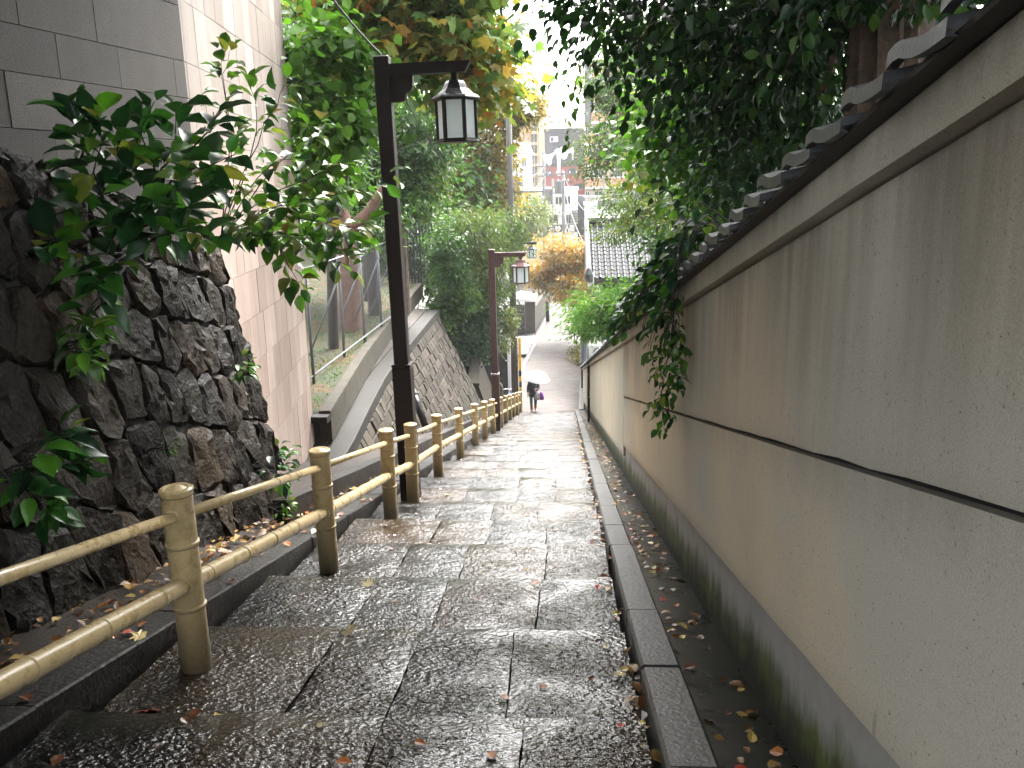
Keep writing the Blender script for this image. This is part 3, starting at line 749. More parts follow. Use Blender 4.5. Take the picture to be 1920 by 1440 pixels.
while y < 42.6:
    p = Vector((.655 + random.uniform(-.008, .008), y, zs(y) + 2.135 + random.uniform(-.006, .006))) - off
    link_mesh('coping_tile', tm, pw, p, (-ang + random.uniform(-.02, .02), random.uniform(-.015, .015), random.uniform(-.03, .03))); y += .272
mb = MB(); mb.tube([(1.16, -2, zs(-2) + 2.33), (1.16, 42.7, zs(42.7) + 2.33)], .075, 10); mb.build('ridge_roll', MT['tile'], pw, True)
# drain pipe on the wall
dp = thing('drain_pipe', (.74, 28.6, zs(28.6)), 'brown downpipe fixed to the far end of the plaster wall', 'pipe')
mb = MB(); yb = 28.6; mb.tube([(.85, yb, zs(yb) + 2.22), (.76, yb, zs(yb) + 2.2), (.73, yb, zs(yb) + 2.05), (.73, yb, zs(yb) + .05)], .045, 8); mb.build('pipe', MT['brown'], dp, True)
for h in (.9, 1.7): mb = MB(); mb.box((.755, yb, zs(yb) + h), (.10, .12, .03)); mb.build('clamp', MT['chrome'], dp)
# end pier of the wall
# stone clad building on the left ------------------------------------
bl = thing('stone_clad_building', (-3.66, 8.5, -3.4), 'building with dark wet granite near face and pale pink stone side on the left', 'building')
d1 = np.array([math.sin(math.radians(10)), math.cos(math.radians(10))]); d2 = np.array([math.sin(math.radians(-7.3)), math.cos(math.radians(-7.3))])
C0 = np.array([-3.66, 8.5]); A0 = C0 - d1 * 9.0; B0 = C0 + d2 * 5.32
ins = .05
def pl(p, d, k): return (p[0] - d[1] * k, p[1] + d[0] * k)
core = [pl(A0, d1, ins), pl(C0, (d1 + d2) / 2, ins), pl(B0, d2, ins), (B0[0] - 7, B0[1] - 1.0), (A0[0] - 6, A0[1])]
mb = MB(); mb.prism([(a[0], a[1], -4.2) for a in core], (0, 0, -4.2), (0, 0, 8.0)); mb.build('wall', MT['mortar'], bl)
mb = MB(); cc = [pl(A0, d1, -.05), pl(C0, (d1 + d2) / 2, -.05), pl(B0 + d2 * .05, d2, -.05), (B0[0] - 7, B0[1] - .9), (A0[0] - 6, A0[1])]
mb.prism([(a[0], a[1], 8.0) for a in cc], (0, 0, 8.0), (0, 0, 8.25)); mb.build('roof', MT['conc'], bl)
def clad(P0, d, s0, s1, zb, widths, name, m, seed, proud=0.0):
    g = np.random.default_rng(seed)
    for r_ in range(len(zb) - 1):
        s = s0 - g.uniform(0, widths[0])
        while s < s1 - .02:
            e = min(s + g.uniform(*widths), s1)
            if s1 - e < .12: e = s1
            a, b = max(s, s0) + .0025, e - .0025
            if b - a > .05:
                k = ins + .0 ; pr = .003 * g.normal() * .5
                p = P0 + d * a; q = P0 + d * b; n_ = np.array([d[1], -d[0]])
                base = [p - n_ * (ins + .01), p + n_ * pr, q + n_ * pr, q - n_ * (ins + .01)]
                mm = MB(); mm.prism([(c[0], c[1], zb[r_] + .003) for c in base], (0, 0, zb[r_] + .003), (0, 0, zb[r_ + 1] - .003)); mm.build(name, m, bl)
            s = e
zd = [.45, .85, 1.22, 1.60, 1.98, 2.38, 2.72, 3.22, 3.72, 4.22, 4.72, 5.22]
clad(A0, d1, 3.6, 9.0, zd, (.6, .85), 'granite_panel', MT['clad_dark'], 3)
zp = [-4.0, -3.4, -2.84, -2.28, -1.72, -1.16, -.60, -.04, .52, 1.0, 1.48, 1.98, 2.38, 2.72, 3.30, 3.88, 4.46, 5.04, 5.62]
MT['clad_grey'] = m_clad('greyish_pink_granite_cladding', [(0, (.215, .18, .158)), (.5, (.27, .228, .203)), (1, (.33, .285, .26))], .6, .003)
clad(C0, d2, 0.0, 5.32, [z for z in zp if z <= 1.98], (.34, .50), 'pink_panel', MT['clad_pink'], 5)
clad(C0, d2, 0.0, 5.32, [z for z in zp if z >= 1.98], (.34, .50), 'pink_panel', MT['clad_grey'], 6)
mb = MB(); d3 = np.array([-.99, -.14])
e0 = B0 + d2 * .003
mb.prism([(e0[0] - .06, e0[1], -4.1), (e0[0] + .0, e0[1], -4.1), (e0[0] + .0, e0[1] + .03, -4.1), (e0[0] - 6.9, e0[1] - .95, -4.1)], (0, 0, -4.1), (0, 0, 7.98)); mb.build('end_wall', MT['clad_pink'], bl)

# rubble retaining wall on the left -----------------------------------
rw = thing('rubble_wall', (-2.95, 5.5, zs(5.5)), 'dark battered wall of rough wet rubble stones at the left under the building', 'wall')
BAT = .20
def rwp(y, h, d=0.0):       # point on the battered face
    n_ = np.array([1, 0, BAT]) / math.hypot(1, BAT)
    return np.array([-2.97 - BAT * h, y, zs(y) + h]) + n_ * d
def clip_cell(poly, a, b):
    m = (a + b) / 2; d = b - a; out = []
    for i in range(len(poly)):
        p, q = poly[i], poly[(i + 1) % len(poly)]; sp, sq = (p - m) @ d, (q - m) @ d
        if sp <= 0: out.append(p)
        if (sp < 0) != (sq < 0) and abs(sp - sq) > 1e-12: out.append(p + (q - p) * (sp / (sp - sq)))
    return out
g = np.random.default_rng(31); seeds = []
row = 0; hh = .12
while hh < 3.1:
    rh = g.uniform(.40, .56); yy = 1.6 + g.uniform(0, .3)
    while yy < 8.7:
        wv = g.uniform(.24, .50); seeds.append((yy + wv / 2 + g.normal(0, .03), hh + rh / 2 - .25 * (yy - 5) * .12 + g.normal(0, .06))); yy += wv
    hh += rh * .93
seeds = np.array(seeds); nst = 0
for i, c in enumerate(seeds):
    near = seeds[np.argsort(np.linalg.norm(seeds - c, axis=1))[1:16]]
    poly = [np.array(q) for q in ((1.6, 0.0), (8.6, 0.0), (8.6, 3.06), (1.6, 3.06))]
    for b in near:
        poly = clip_cell(poly, c, b)
        if len(poly) < 3: break
    if len(poly) < 3: continue
    P = np.array(poly); cen = P.mean(0)
    # resample, shrink by the joint, round
    pts = []
    for k in range(len(P)):
        a, b = P[k], P[(k + 1) % len(P)]; m = max(1, int(np.linalg.norm(b - a) / .09))
        for j in range(m): pts.append(a + (b - a) * (j + .5 * (m == 1)) / m)
    P = np.array(pts)
    if len(P) < 5: continue
    P = .86 * P + .07 * (np.roll(P, 1, 0) + np.roll(P, -1, 0))
    dist = np.linalg.norm(P - cen, axis=1, keepdims=True)
    P = cen + (P - cen) * (1 - (.008 + .006 * g.random()) / np.maximum(dist, .05)) + g.normal(0, .009, P.shape)
    prd = g.uniform(.008, .03); tl = g.normal(0, .06, 2)
    rings = []
    for sc_, dep in ((1.0, -.10), (1.0, -.012), (.94, .6 * prd + .004), (.70, prd * .95 + .006), (.36, prd + .008)):
        q = cen + (P - cen) * sc_ + (g.normal(0, .008, P.shape) if sc_ < 1 else 0)
        rings.append([rwp(a, b, dep + (g.normal(0, .013) + (np.array([a, b]) - cen) @ tl if sc_ < 1 else 0)) for a, b in q])
    mb = MB(); mb.loft(rings); sharp(mb.build('stone', MT['rubble'], rw), 28); nst += 1
mb = MB(); mb.sweep([(-3.02, -.3), (-3.02, 0), (-3.02 - BAT * 3.03, 3.03), (-4.6, 3.03), (-4.6, -.3)], 1.0, 8.55, 1); mb.build('mortar_backing', MT['mortar'], rw)

# level terrace on the left: parapet, ledge, cut stone retaining wall --
pp = thing('concrete_parapet', (-4.1, 14, -2.7), 'low weathered concrete parapet edging the grass terrace', 'wall')
def par(pts, prof, y):  return None
mb = MB(); rings = []
for x, y in ((-4.04, 13.86), (-4.62, 19.08), (-5.02, 23.83), (-5.64, 33.25)):
    rings.append([(x, y, -2.75), (x, y, -2.215), (x - .015, y, -2.2), (x - .19, y, -2.2), (x - .205, y, -2.215), (x - .205, y, -2.75)])
mb.loft(rings); mb.build('coping', MT['conc'], pp)
mb = MB(); mb.b2((-4.33, 13.62, -2.36), (-4.04, 13.855, -2.25)); mb.build('end_shade', MT['conc_dark'], pp)  # dark block added to stand for the black shade at the parapet end

LEDGE = [(-3.62, 12.4), (-3.74, 14.2), (-3.94, 16.13), (-4.20, 18.93), (-4.25, 19.85), (-4.35, 22.1), (-4.56, 30.0)]
ld = thing('concrete_ledge', (-4.2, 16, -3.2), 'wet dark concrete ledge running along the top of the cut stone wall', 'ledge')
mb = MB(); rings = []
for x, y in LEDGE:
    rings.append([(x, y, -3.06), (x, y, -2.81), (x - .012, y, -2.80), (x - .42, y, -2.80), (x - .42, y, -3.06)])
mb.loft(rings); mb.build('ledge_top', MT['conc_dark'], ld)
mb = MB(); rings = []
for x, y in LEDGE: rings.append([(x - .43, y, -3.6), (x - .43, y, -2.78), (x - 1.1, y, -2.72), (x - 1.1, y, -3.6)])
mb.loft(rings); o = mb.build('terrace_soil', MT['soil']); o['kind'] = 'structure'

RB = .46
cw = thing('cut_stone_wall', (-3.2, 22, zs(22)), 'battered retaining wall of weathered cut grey stones below the terrace', 'wall')
def lx(y): return float(np.interp(y, [p[1] for p in LEDGE], [p[0] for p in LEDGE]))
def cwp(y, z, d=0.0):
    n_ = np.array([1, 0, RB]) / math.hypot(1, RB)
    return np.array([lx(y) - .03 + RB * (-3.06 - z), y, z]) + n_ * d
g = np.random.default_rng(12); big = []; nrow = 0; z = -3.06
while z > -7.0:
    rh = g.uniform(.24, .33); y = 12.6 + g.uniform(0, .3); z2 = z - rh
    while y < 29.9:
        w = g.uniform(.28, .62); y2 = min(y + w, 29.95)
        if z2 < zs((y + y2) / 2) + .1 - .3: pass
        if (z + z2) / 2 > zs((y + y2) / 2) - .05:
            big.append((y, y2, z, z2))
        y += w
    z = z2
extra = MB()
for i, (y, y2, za, zb_) in enumerate(big):
    pr = g.uniform(.0, .035); rings = []
    cs = [(y + .008, zb_ + .008), (y2 - .008, zb_ + .008), (y2 - .008, za - .008), (y + .008, za - .008)]
    cs = [(a + g.normal(0, .008), b + g.normal(0, .008)) for a, b in cs]; cy, cz = (y + y2) / 2, (za + zb_) / 2
    for s_, dp_ in ((1, -.1), (1, 0), (.86, .02 + pr)):
        rings.append([cwp(cy + (a - cy) * s_, cz + (b - cz) * s_, dp_ + (g.normal(0, .006) if s_ < 1 else 0)) for a, b in cs])
    if i < 300: mb = MB(); mb.loft(rings); mb.build('stone', MT['ret'], cw)
    else: extra.loft(rings)
if extra.v: tag(extra.build('stone_fill', MT['ret'], cw), kind='stuff')
mb = MB(); rings = []
for y in np.linspace(12.5, 29.93, 14):
    b = cwp(y, zs(y) - .2, -.04); t_ = cwp(y, -3.06, -.04); rings.append([tuple(b), tuple(t_), (t_[0] - .6, y, t_[2]), (t_[0] - .6, y, b[2])])
mb.loft(rings); mb.build('mortar_backing', MT['mortar'], cw)

# grass terrace
mb = MB(); ys_ = np.linspace(13.9, 50, 24); xs_ = [0, -.6, -1.2, -2.4, -4.5, -8, -20]; vs = []
g = np.random.default_rng(3)
for y in ys_:
    x0 = float(np.interp(y, [13.86, 19.08, 23.83, 33.25, 50], [-4.24, -4.82, -5.22, -5.84, -6.8]))
    for k, dx in enumerate(xs_): vs.append((x0 + dx, y, -2.24 + .04 * (k > 0) + max(0, -dx - 1.0) * .2 * (1 if dx > -9 else .5) + g.normal(0, .03) * (k > 0)))
n = len(xs_)
mb.add(vs, [(j * n + i, (j + 1) * n + i, (j + 1) * n + i + 1, j * n + i + 1) for j in range(len(ys_) - 1) for i in range(n - 1)])
o = mb.build('grass_bank', MT['grass'], smooth=True, fix=False); o['kind'] = 'structure'
bv = []
g = np.random.default_rng(8); nb = 9000
yy = 14 + 20 * g.random(nb) ** 1.3; x0 = np.interp(yy, [13.86, 19.08, 23.83, 33.25, 50], [-4.24, -4.82, -5.22, -5.84, -6.8]); dx = -5.5 * g.random(nb) ** 1.1 - .03
zz = -2.2 + np.maximum(0, -dx - 1.0) * .2
ax = g.normal(size=(nb, 3)) * .5; ax[:, 2] = 1
gr = leaf_object('grass', np.stack([x0 + dx, yy, zz], 1), ax, g.normal(size=(nb, 3)), (.03 + .05 * g.random(nb)), np.clip(g.normal(.4, .25, nb) , 0, 1), LM['mid'], None, .3)
tag(gr, 'short grass and moss tufts on the terrace bank', 'grass', kind='stuff')

# ================================================================== OBJECTS
# bamboo style railing ------------------------------------------------
rail = thing('bamboo_railing', (-1.95, 6, zs(6)), 'cream painted bamboo style railing with posts down the left of the steps', 'railing')
PY = [1.45, 3.87, 6.17, 8.63, 9.83, 12.5, 15.35, 18.2, 20.4, 22.6, 25.4, 28.0, 30.4, 32.8, 35.2, 37.6]
PX = [-1.92, -1.93, -1.90, -1.93, -1.91, -2.01, -2.03, -2.06, -2.06, -2.05, -2.06, -2.09, -2.11, -2.13, -2.14, -2.15]
rp = .076
def post_mesh():
    hgt = 1.0; prof = [(rp, -.15)]
    for zz in (.36, .70):
        prof += [(rp, zz - .012), (rp + .007, zz - .006), (rp + .007, zz + .006), (rp, zz + .012)]
    prof += [(rp, .955), (rp + .006, .965), (rp + .006, .985), (rp - .004, .992), (rp - .018, .992), (rp - .022, .986), (rp - .05, 1.0), (0.001, 1.003)]
    mb = MB(); mb.lathe(prof, n=20); me = mb.mesh('post', True)
    try: me.set_sharp_from_angle(angle=math.radians(35))
    except Exception: pass
    me.materials.append(MT['post']); return me
pm = post_mesh(); off = wl(rail)
def ring_mesh():
    mb = MB()
    for zz in (.345, .685, .951): mb.lathe([(rp + .001, zz), (rp + .0045, zz + .003), (rp + .001, zz + .006)], n=20)
    me = mb.mesh('joint_ring', True); me.materials.append(MT['ring']); return me
rm = ring_mesh()
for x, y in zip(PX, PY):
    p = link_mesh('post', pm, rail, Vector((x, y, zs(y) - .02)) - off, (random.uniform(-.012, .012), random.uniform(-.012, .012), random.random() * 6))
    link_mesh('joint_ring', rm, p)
for i in range(len(PY) - 1):
    a = np.array([PX[i], PY[i], zs(PY[i])]); b = np.array([PX[i + 1], PY[i + 1], zs(PY[i + 1])]); ln = np.linalg.norm(b - a)
    mb = MB(); mb.tube([a + (0, 0, .825), b + (0, 0, .825)], .028, 12); r1 = mb.build('upper_rail', MT['post'], rail, True)
    mb = MB(); path = []; rad = []
    nn_ = max(3, int(ln / .42)); R0 = .047
    path.append(a + (0, 0, .455)); rad.append(R0)
    for k in range(nn_):
        f = (k + .35 + .2 * random.random()) / nn_
        for df, dr in ((-.010, 0), (-.004, .005), (.004, .005), (.010, 0)):
            path.append(a + (b - a) * (f + df / ln) + (0, 0, .455)); rad.append(R0 + dr)
    path.append(b + (0, 0, .455)); rad.append(R0); mb.tube(path, rad, 14); sharp(mb.build('lower_rail', MT['post'], rail), 35)
    mb = MB()
    for e, d in ((a, (b - a) / ln), (b, (a - b) / ln)):
        for hgt, rr in ((.825, .036), (.455, .058)):
            c = e + (0, 0, hgt); mb.tube([c + d * (rp - .02), c + d * (rp + .012)], rr, 12)
    sharp(mb.build('rail_socket', MT['post'], rail), 40)

# lamp posts -----------------------------------------------------------
def lantern_parts(root, c, sc_, roofm, framem):
    """six sided lantern hanging below the point c (local to root)"""
    x, y, z = c; q = sc_
    mb = MB(); mb.tube([(x, y, z + .01), (x, y, z - .13 * q)], .042 * q, 10); mb.lathe([(.05 * q, -.2 * q), (.05 * q, -.23 * q)], (x, y, z), 10); mb.build('stem', framem, root, world=False)
    w = q * 1.02; v = lambda a: (a + .10) * q * .93     # heights below the hanging point
    L6 = lambda pr: mb.lathe([(a * w, v(b)) for a, b in pr], (x, y, z), 6, 0.0)
    mb = MB(); L6([(.02, -.20), (.095, -.205), (.115, -.235), (.145, -.30), (.20, -.355), (.262, -.385), (.262, -.40), (.20, -.395)])
    mb.build('lantern_roof', roofm, root, world=False)
    mb = MB(); L6([(.268, -.398), (.275, -.405), (.275, -.418), (.245, -.435), (.20, -.435), (.20, -.398)])
    L6([(.20, -.88), (.235, -.88), (.24, -.905), (.25, -.91), (.25, -.925), (.02, -.93)])
    hh_ = v(-.435) - v(-.88); zc_ = z + (v(-.435) + v(-.88)) / 2
    for k in range(6):
        a = k * math.pi / 3; r = .216 * w
        mb.box((x + r * math.cos(a), y + r * math.sin(a), zc_), (.034 * w, .034 * w, hh_), a)
    mb.build('lantern_frame', framem, root, world=False)
    for k in range(6):
        a = k * math.pi / 3 + math.pi / 6; r = .180 * w; mb = MB()
        mb.box((x + r * math.cos(a), y + r * math.sin(a), zc_), (.006, .19 * w, hh_ - .004), a); mb.build('pane', MT['frost'], root, world=False)
    mb = MB(); mb.lathe([(.02 * w, v(-.40)), (.028 * w, v(-.48)), (.045 * w, v(-.56)), (.045 * w, v(-.6)), (.02 * w, v(-.64))], (x, y, z), 12); mb.build('bulb', MT['ac'], root, True, world=False)

def lamp(loc, label, post_m, base_m, roof_m, lean=0.0, joint=None):
    t = thing('street_lamp', loc, label, 'street lamp', 'lantern lamp posts beside the railing', (0, lean, 0))
    mb = MB(); mb.cbox((0, 0, .82), (.225, .225, 1.74), .012); mb.build('lower_post', base_m, t, world=False)
    mb = MB(); mb.cbox((0, 0, 1.71), (.235, .235, .035), .008); mb.build('collar', MT['chrome'] if joint else base_m, t, world=False)
    mb = MB(); mb.cbox((0, 0, 3.49), (.172, .172, 3.54), .012); mb.build('upper_post', post_m, t, world=False)
    mb = MB(); mb.prism([(.085, -.065, 5.05), (.085, -.065, 5.17), (1.00, -.065, 5.17), (.93, -.065, 5.05)], (0, 0, 0), (0, .13, 0)); mb.build('arm', post_m, t, world=False)
    prof = [(.086, 4.76), (.20, 4.76), (.235, 4.775), (.25, 4.81), (.255, 4.85), (.29, 4.86), (.32, 4.885), (.335, 4.93), (.34, 5.047), (.086, 5.047)]
    mb = MB(); mb.prism([(x, -.05, z) for x, z in prof], (0, 0, 0), (0, .10, 0)); mb.build('bracket', post_m, t, world=False)
    lantern_parts(t, (.81, 0, 5.06), 1.0, roof_m, post_m)
    return t
lamp((-1.985, 10.1, zs(10.1)), 'tall dark brown lamp post with white lantern on an arm nearest the viewer', MT['brown'], MT['brown'], MT['copper'], -.014)
lamp((-2.07, 24.0, zs(24)), 'reddish brown lamp post with white lantern farther down the steps beside the stone wall', MT['brown_red'], MT['brown_red'], MT['copper_red'], -.004, True)

# cables on the near lamp
def cable(name, pts, r, label, sag=0.0, n=14, cat='cable'):
    a, b = np.array(pts[0], float), np.array(pts[-1], float)
    if len(pts) == 2: P = [a + (b - a) * k / n - np.array([0, 0, sag * 4 * (k / n) * (1 - k / n)]) for k in range(n + 1)]
    else: P = pts
    mb = MB(); mb.tube(P, r, 5); o = mb.build(name, MT['cable'], None, True); return tag(o, label, cat)
cable('power_cable', (at(610, -20, 9.2), at(714, 102, 10.02)), .012, 'black cable dropping from the top left to the near lamp post', .03)
cable('thin_cable', (at(748, 165, 10.05), at(835, 310, 17), ), .011, 'thin dark cable slanting down behind the near lantern', .02)

# fence, iron fence and things on the terrace --------------------------
cf = thing('chain_link_fence', (-5.0, 16, -2.1), 'grey galvanised chain link fence standing on the grass terrace', 'fence')
FX = lambda y: -4.95 - .0 * (y - 16)
yposts = [14.3, 16.0, 18.6, 20.6, 22.6, 24.6]
for y in yposts:
    mb = MB(); mb.tube([(FX(y) - .02 * (y > 18) * 3, y, -2.25), (FX(y) - .06 * (y > 18), y, .05)], .032 if y > 15 else .04, 8); mb.build('fence_post', MT['galv'], cf, True)
    if y > 15: mb = MB(); mb.tube([(FX(y) - .02, y, -.3), (FX(y) - .75, y - .35, -2.1)], .022, 6); mb.build('brace', MT['galv'], cf, True)
for z_ in (-2.06, .02):
    mb = MB(); mb.tube([(FX(14), 14.3, z_), (FX(33), 24.6, z_)], .02, 6); mb.build('fence_rail', MT['galv'], cf, True)
mb = MB(); pitch = .085; y0_, y1_ = 14.3, 24.6; hz = 2.05
k = y0_ - hz
while k < y1_:
    for sgn in (1, -1):
        ya, yb_ = (k, k + hz); za, zb2 = (-2.05, 0.0) if sgn > 0 else (0.0, -2.05)
        if ya < y0_: za += (zb2 - za) * (y0_ - ya) / hz; ya = y0_
        if yb_ > y1_: zb2 -= (zb2 - za) * (yb_ - y1_) / (yb_ - ya); yb_ = y1_
        if yb_ - ya > .02: mb.tube([(FX(0) + .004 * sgn, ya, za), (FX(0) + .004 * sgn, yb_, zb2)], .0012, 3, False)
    k += pitch
tag(mb.build('wire_mesh', MT['cable'], cf), kind='stuff')

fi = thing('iron_fence', (-6, 33.4, -2.3), 'black iron picket fence across the far end of the terrace', 'fence')
pmesh = MB(); pmesh.cbox((0, 0, 1.15), (.075, .05, 2.3), .006); pmesh.lathe([(.02, 2.3), (.03, 2.34), (.001, 2.44)], n=6); pme = pmesh.mesh('picket'); pme.materials.append(MT['ironfence'])
k = 0
for i in range(15):
    link_mesh('picket', pme, fi, (-.95 + i * .125, 0, 0))
for i in range(16):
    y = 33.5 + i * .13; link_mesh('picket', pme, fi, (.93 + i * .05, i * .13 * 1.2, -.12 * i))
mb = MB(); mb.box((-6.05, 33.36, -.3), (1.95, .04, .06)); mb.build('rail', MT['ironfence'], fi)
mb = MB(); mb.box((-6.05, 33.36, -2.0), (1.95, .04, .06)); mb.build('rail', MT['ironfence'], fi)

bf = thing('black_fence', (-3.9, 33, -7.6), 'plain black boarded fence beyond the cut stone wall', 'fence')
P1, P2 = np.array([-3.0, 37.0]), np.array([-5.2, 33.6]); nb_ = 22
for i in range(nb_):
    a = P1 + (P2 - P1) * i / nb_; b = P1 + (P2 - P1) * (i + .94) / nb_; dz_ = (i % 2) * .008
    zt = -4.3 + 0.03 * i
    mb = MB(); mb.prism([(a[0], a[1], -8.4), (b[0], b[1], -8.4), (b[0] - .03 - dz_, b[1] + .02, -8.4), (a[0] - .03 - dz_, a[1] + .02, -8.4)], (0, 0, -8.4), (0, 0, zt)); mb.build('board', MT['blackfence'], bf)

# low battered stone wall, pillar, concrete wall, yellow guard etc.
lw = thing('low_stone_wall', (-2.9, 32, zs(32)), 'short sloping stone wall end beside the second lamp post', 'wall')
mb = MB(); rings = []
for y, x, ht in ((30.3, -2.75, 1.3), (33, -2.75, 2.0), (36, -2.75, 2.9)):
    rings.append([(x, y, zs(y) - .3), (x - .38 * ht, y, zs(y) + ht), (x - .38 * ht - .35, y, zs(y) + ht), (x - 1.2, y, zs(y) - .3)])
mb.loft(rings); mb.build('body', MT['ret'], lw)
mb = MB(); rings = []
for y, x, ht in ((30.25, -2.75, 1.3), (33, -2.75, 2.0), (36, -2.75, 2.9)):
    rings.append([(x - .38 * ht + .04, y, zs(y) + ht + .002), (x - .38 * ht - .38, y, zs(y) + ht + .002), (x - .38 * ht - .38, y, zs(y) + ht + .1), (x - .38 * ht + .04, y, zs(y) + ht + .1)])
mb.loft(rings); mb.build('coping', MT['conc'], lw)

st = thing('stone_pillar', (-2.42, 29.2, zs(29.2)), 'small weathered stone pillar with rounded top behind the railing', 'pillar')
mb = MB(); b0 = (-2.42, 29.2, zs(29.2))
mb.lathe([(.20, -.3), (.19, .3), (.17, .8), (.16, 1.25), (.13, 1.36), (.08, 1.41), (.002, 1.43)], b0, 8); sharp(mb.build('shaft', MT['ret'], st), 50)
mb = MB(); mb.lathe([(.26, -.3), (.26, .1), (.22, .16)], b0, 8); mb.build('base', MT['conc_dark'], st)

cwall = thing('concrete_wall', (-3.1, 40.5, -8.9), 'grey concrete wall behind the bicycles at the foot of the steps', 'wall')
mb = MB(); p = at(938, 640, 41); q = at(962, 640, 41); mb.b2((-4.6, 40.9, -9.05), (q[0], 41.1, p[2])); mb.build('panel', MT['conc'], cwall)
mb = MB(); mb.b2((-4.65, 40.86, p[2] + .002), (q[0] + .04, 41.14, p[2] + .1)); mb.build('coping', MT['conc_dark'], cwall)
mb = MB(); mb.b2((q[0] - .28, 40.82, -9.05), (q[0] - .12, 40.895, p[2])); mb.build('post', MT['white'], cwall)

# black drain pipe from the terrace
bp = thing('black_drain_pipe', (-3.2, 16.0, zs(16)), 'fat black drain pipe coming down the retaining wall behind the near lamp post', 'pipe')
P = [at(766, 733, 17.0), at(776, 738, 16.6), at(783, 760, 16.4), at(799, 802, 16.2)]
mb = MB(); mb.tube(P, .075, 12); mb.build('pipe', MT['black'], bp, True)
mb = MB()
for c, d in ((P[1], P[2] - P[1]), (P[2], P[3] - P[2])):
    d = d / np.linalg.norm(d); mb.tube([c - d * .05, c + d * .05], .092, 12)
sharp(mb.build('pipe_collar', MT['black'], bp), 40)

# utility poles ----------------------------------------------------------
def crossarm(mb, c, w, th=.05):
    mb.box(c, (w, th, th * 1.2))
def insul(mb, c, w, n):
    for i in range(n):
        x = c[0] - w / 2 + w * (i + .5) / n; mb.lathe([(.03, 0), (.05, .04), (.03, .08), (.055, .1), (.035, .18), (.002, .2)], (x, c[1], c[2]), 6)
up1 = thing('utility_pole', (-2.42, 38.6, -8.9), 'tall weathered utility pole with yellow guard and small lantern at the foot of the steps', 'utility pole')
top = at(952, 150, 38.6)
mb = MB(); mb.tube([(-2.42, 38.6, -9.1), (top[0], 38.6, top[2])], [.17, .12], 12); mb.build('shaft', MT['pole'], up1, True)
mb = MB(); mb.tube([(top[0], 38.6, top[2]), (top[0], 38.6, top[2] + .9)], .03, 6); mb.build('tip', MT['galv'], up1, True)
a = at(962, 360, 38.6); b = at(1021, 359, 38.6)
mb = MB(); mb.tube([a, b], .035, 6); mb.tube([a + (0, 0, .0), a + (.1, 0, .3)], .03, 6); mb.build('cross_arm', MT['galv'], up1, True)
mb = MB(); insul(mb, ((a[0] + b[0]) / 2, 38.6, a[2] + .04), .9, 4); mb.build('insulator', MT['white'], up1)
g0_ = at(972, 632, 38.42); g1_ = at(975, 748, 38.42)
mb = MB(); gx, gy_ = g1_[0] + .06, 38.36
H0, H1 = -8.95, g0_[2]; nst_ = 14
for i in range(nst_):
    z0_ = H0 + (H1 - H0) * i / nst_; z1_ = H0 + (H1 - H0) * (i + 1) / nst_
    mm = MB(); mm.cbox((gx - .02, gy_, (z0_ + z1_) / 2), (.13, .10, z1_ - z0_ - .002), .01)
    o = mm.build('guard_band', MT['stripe_y'] if i > 8 or i % 2 == 0 else MT['stripe_b'], up1)
# lantern held by the pole
bx_ = at(997, 457, 38.2)
lk = thing('pole_lantern', (bx_[0], 38.2, bx_[2]), 'small white hexagonal lantern hung from an arm on the utility pole', 'lantern')
lantern_parts(lk, (0, 0, 0), .82, MT['copper'], MT['black'])
mb = MB(); mb.b2((bx_[0] - .95, 38.15, bx_[2] - .02), (bx_[0] + .22, 38.25, bx_[2] + .08)); mb.build('arm', MT['black'], lk)

def far_pole(px, ytop, ybot, Y, label, w=.17, arms=()):
    t_ = at(px, ytop, Y); b_ = at(px, ybot, Y); b_[2] = -9.1; b_[0] = t_[0]
    t = thing('utility_pole', b_, label, 'utility pole')
    mb = MB(); mb.tube([b_, t_], [w, w * .75], 8); mb.build('shaft', MT['pole_far'], t, True)
    for (yy_, wd, ni) in arms:
        c = at(px, yy_, Y); mb = MB(); crossarm(mb, (c[0], Y - .15, c[2]), wd, .09); mb.build('cross_arm', MT['galv'], t)
        mb = MB(); insul(mb, (c[0], Y - .15, c[2] + .05), wd * .9, ni); mb.build('insulator', MT['white'], t)
    return t
tp1 = far_pole(1019, 285, 520, 88, 'concrete utility pole in front of the grey tower', .22, ((312, 1.6, 4), (330, 1.6, 3)))
tp2 = far_pole(1056, 318, 520, 86, 'pale concrete pole with transformers before the white building', .2, ((326, 3.6, 5), (340, 1.6, 3)))
tp3 = far_pole(1036, 335, 520, 92, 'thin pale pole behind the two big poles', .13, ((362, 1.2, 2),))
tp4 = far_pole(1132, 305, 520, 104, 'slim brown pole in front of the apartment balconies', .16)
for p_, py, lab, s_ in ((tp2, 352, 'grey transformer drum on the pole before the white building', .45), (tp1, 366, 'grey transformer drum on the pole before the grey tower', .4)):
    c = at(1048 if p_ is tp2 else 1028, py, 87); mb = MB(); mb.lathe([(s_ * .9, -.6), (s_, -.5), (s_, .5), (s_ * .9, .62), (.1, .7)], (c[0], c[1], c[2]), 12)
    tag(mb.build('transformer', MT['pole_far'], None), lab, 'transformer')
c = at(972, 346, 60); mb = MB(); mb.lathe([(.30, -.62), (.34, -.55), (.34, .5), (.3, .6), (.05, .66)], c, 14); tag(sharp(mb.build('transformer', MT['galv'], None), 40), 'blue grey transformer drum beside the weathered utility pole', 'transformer')
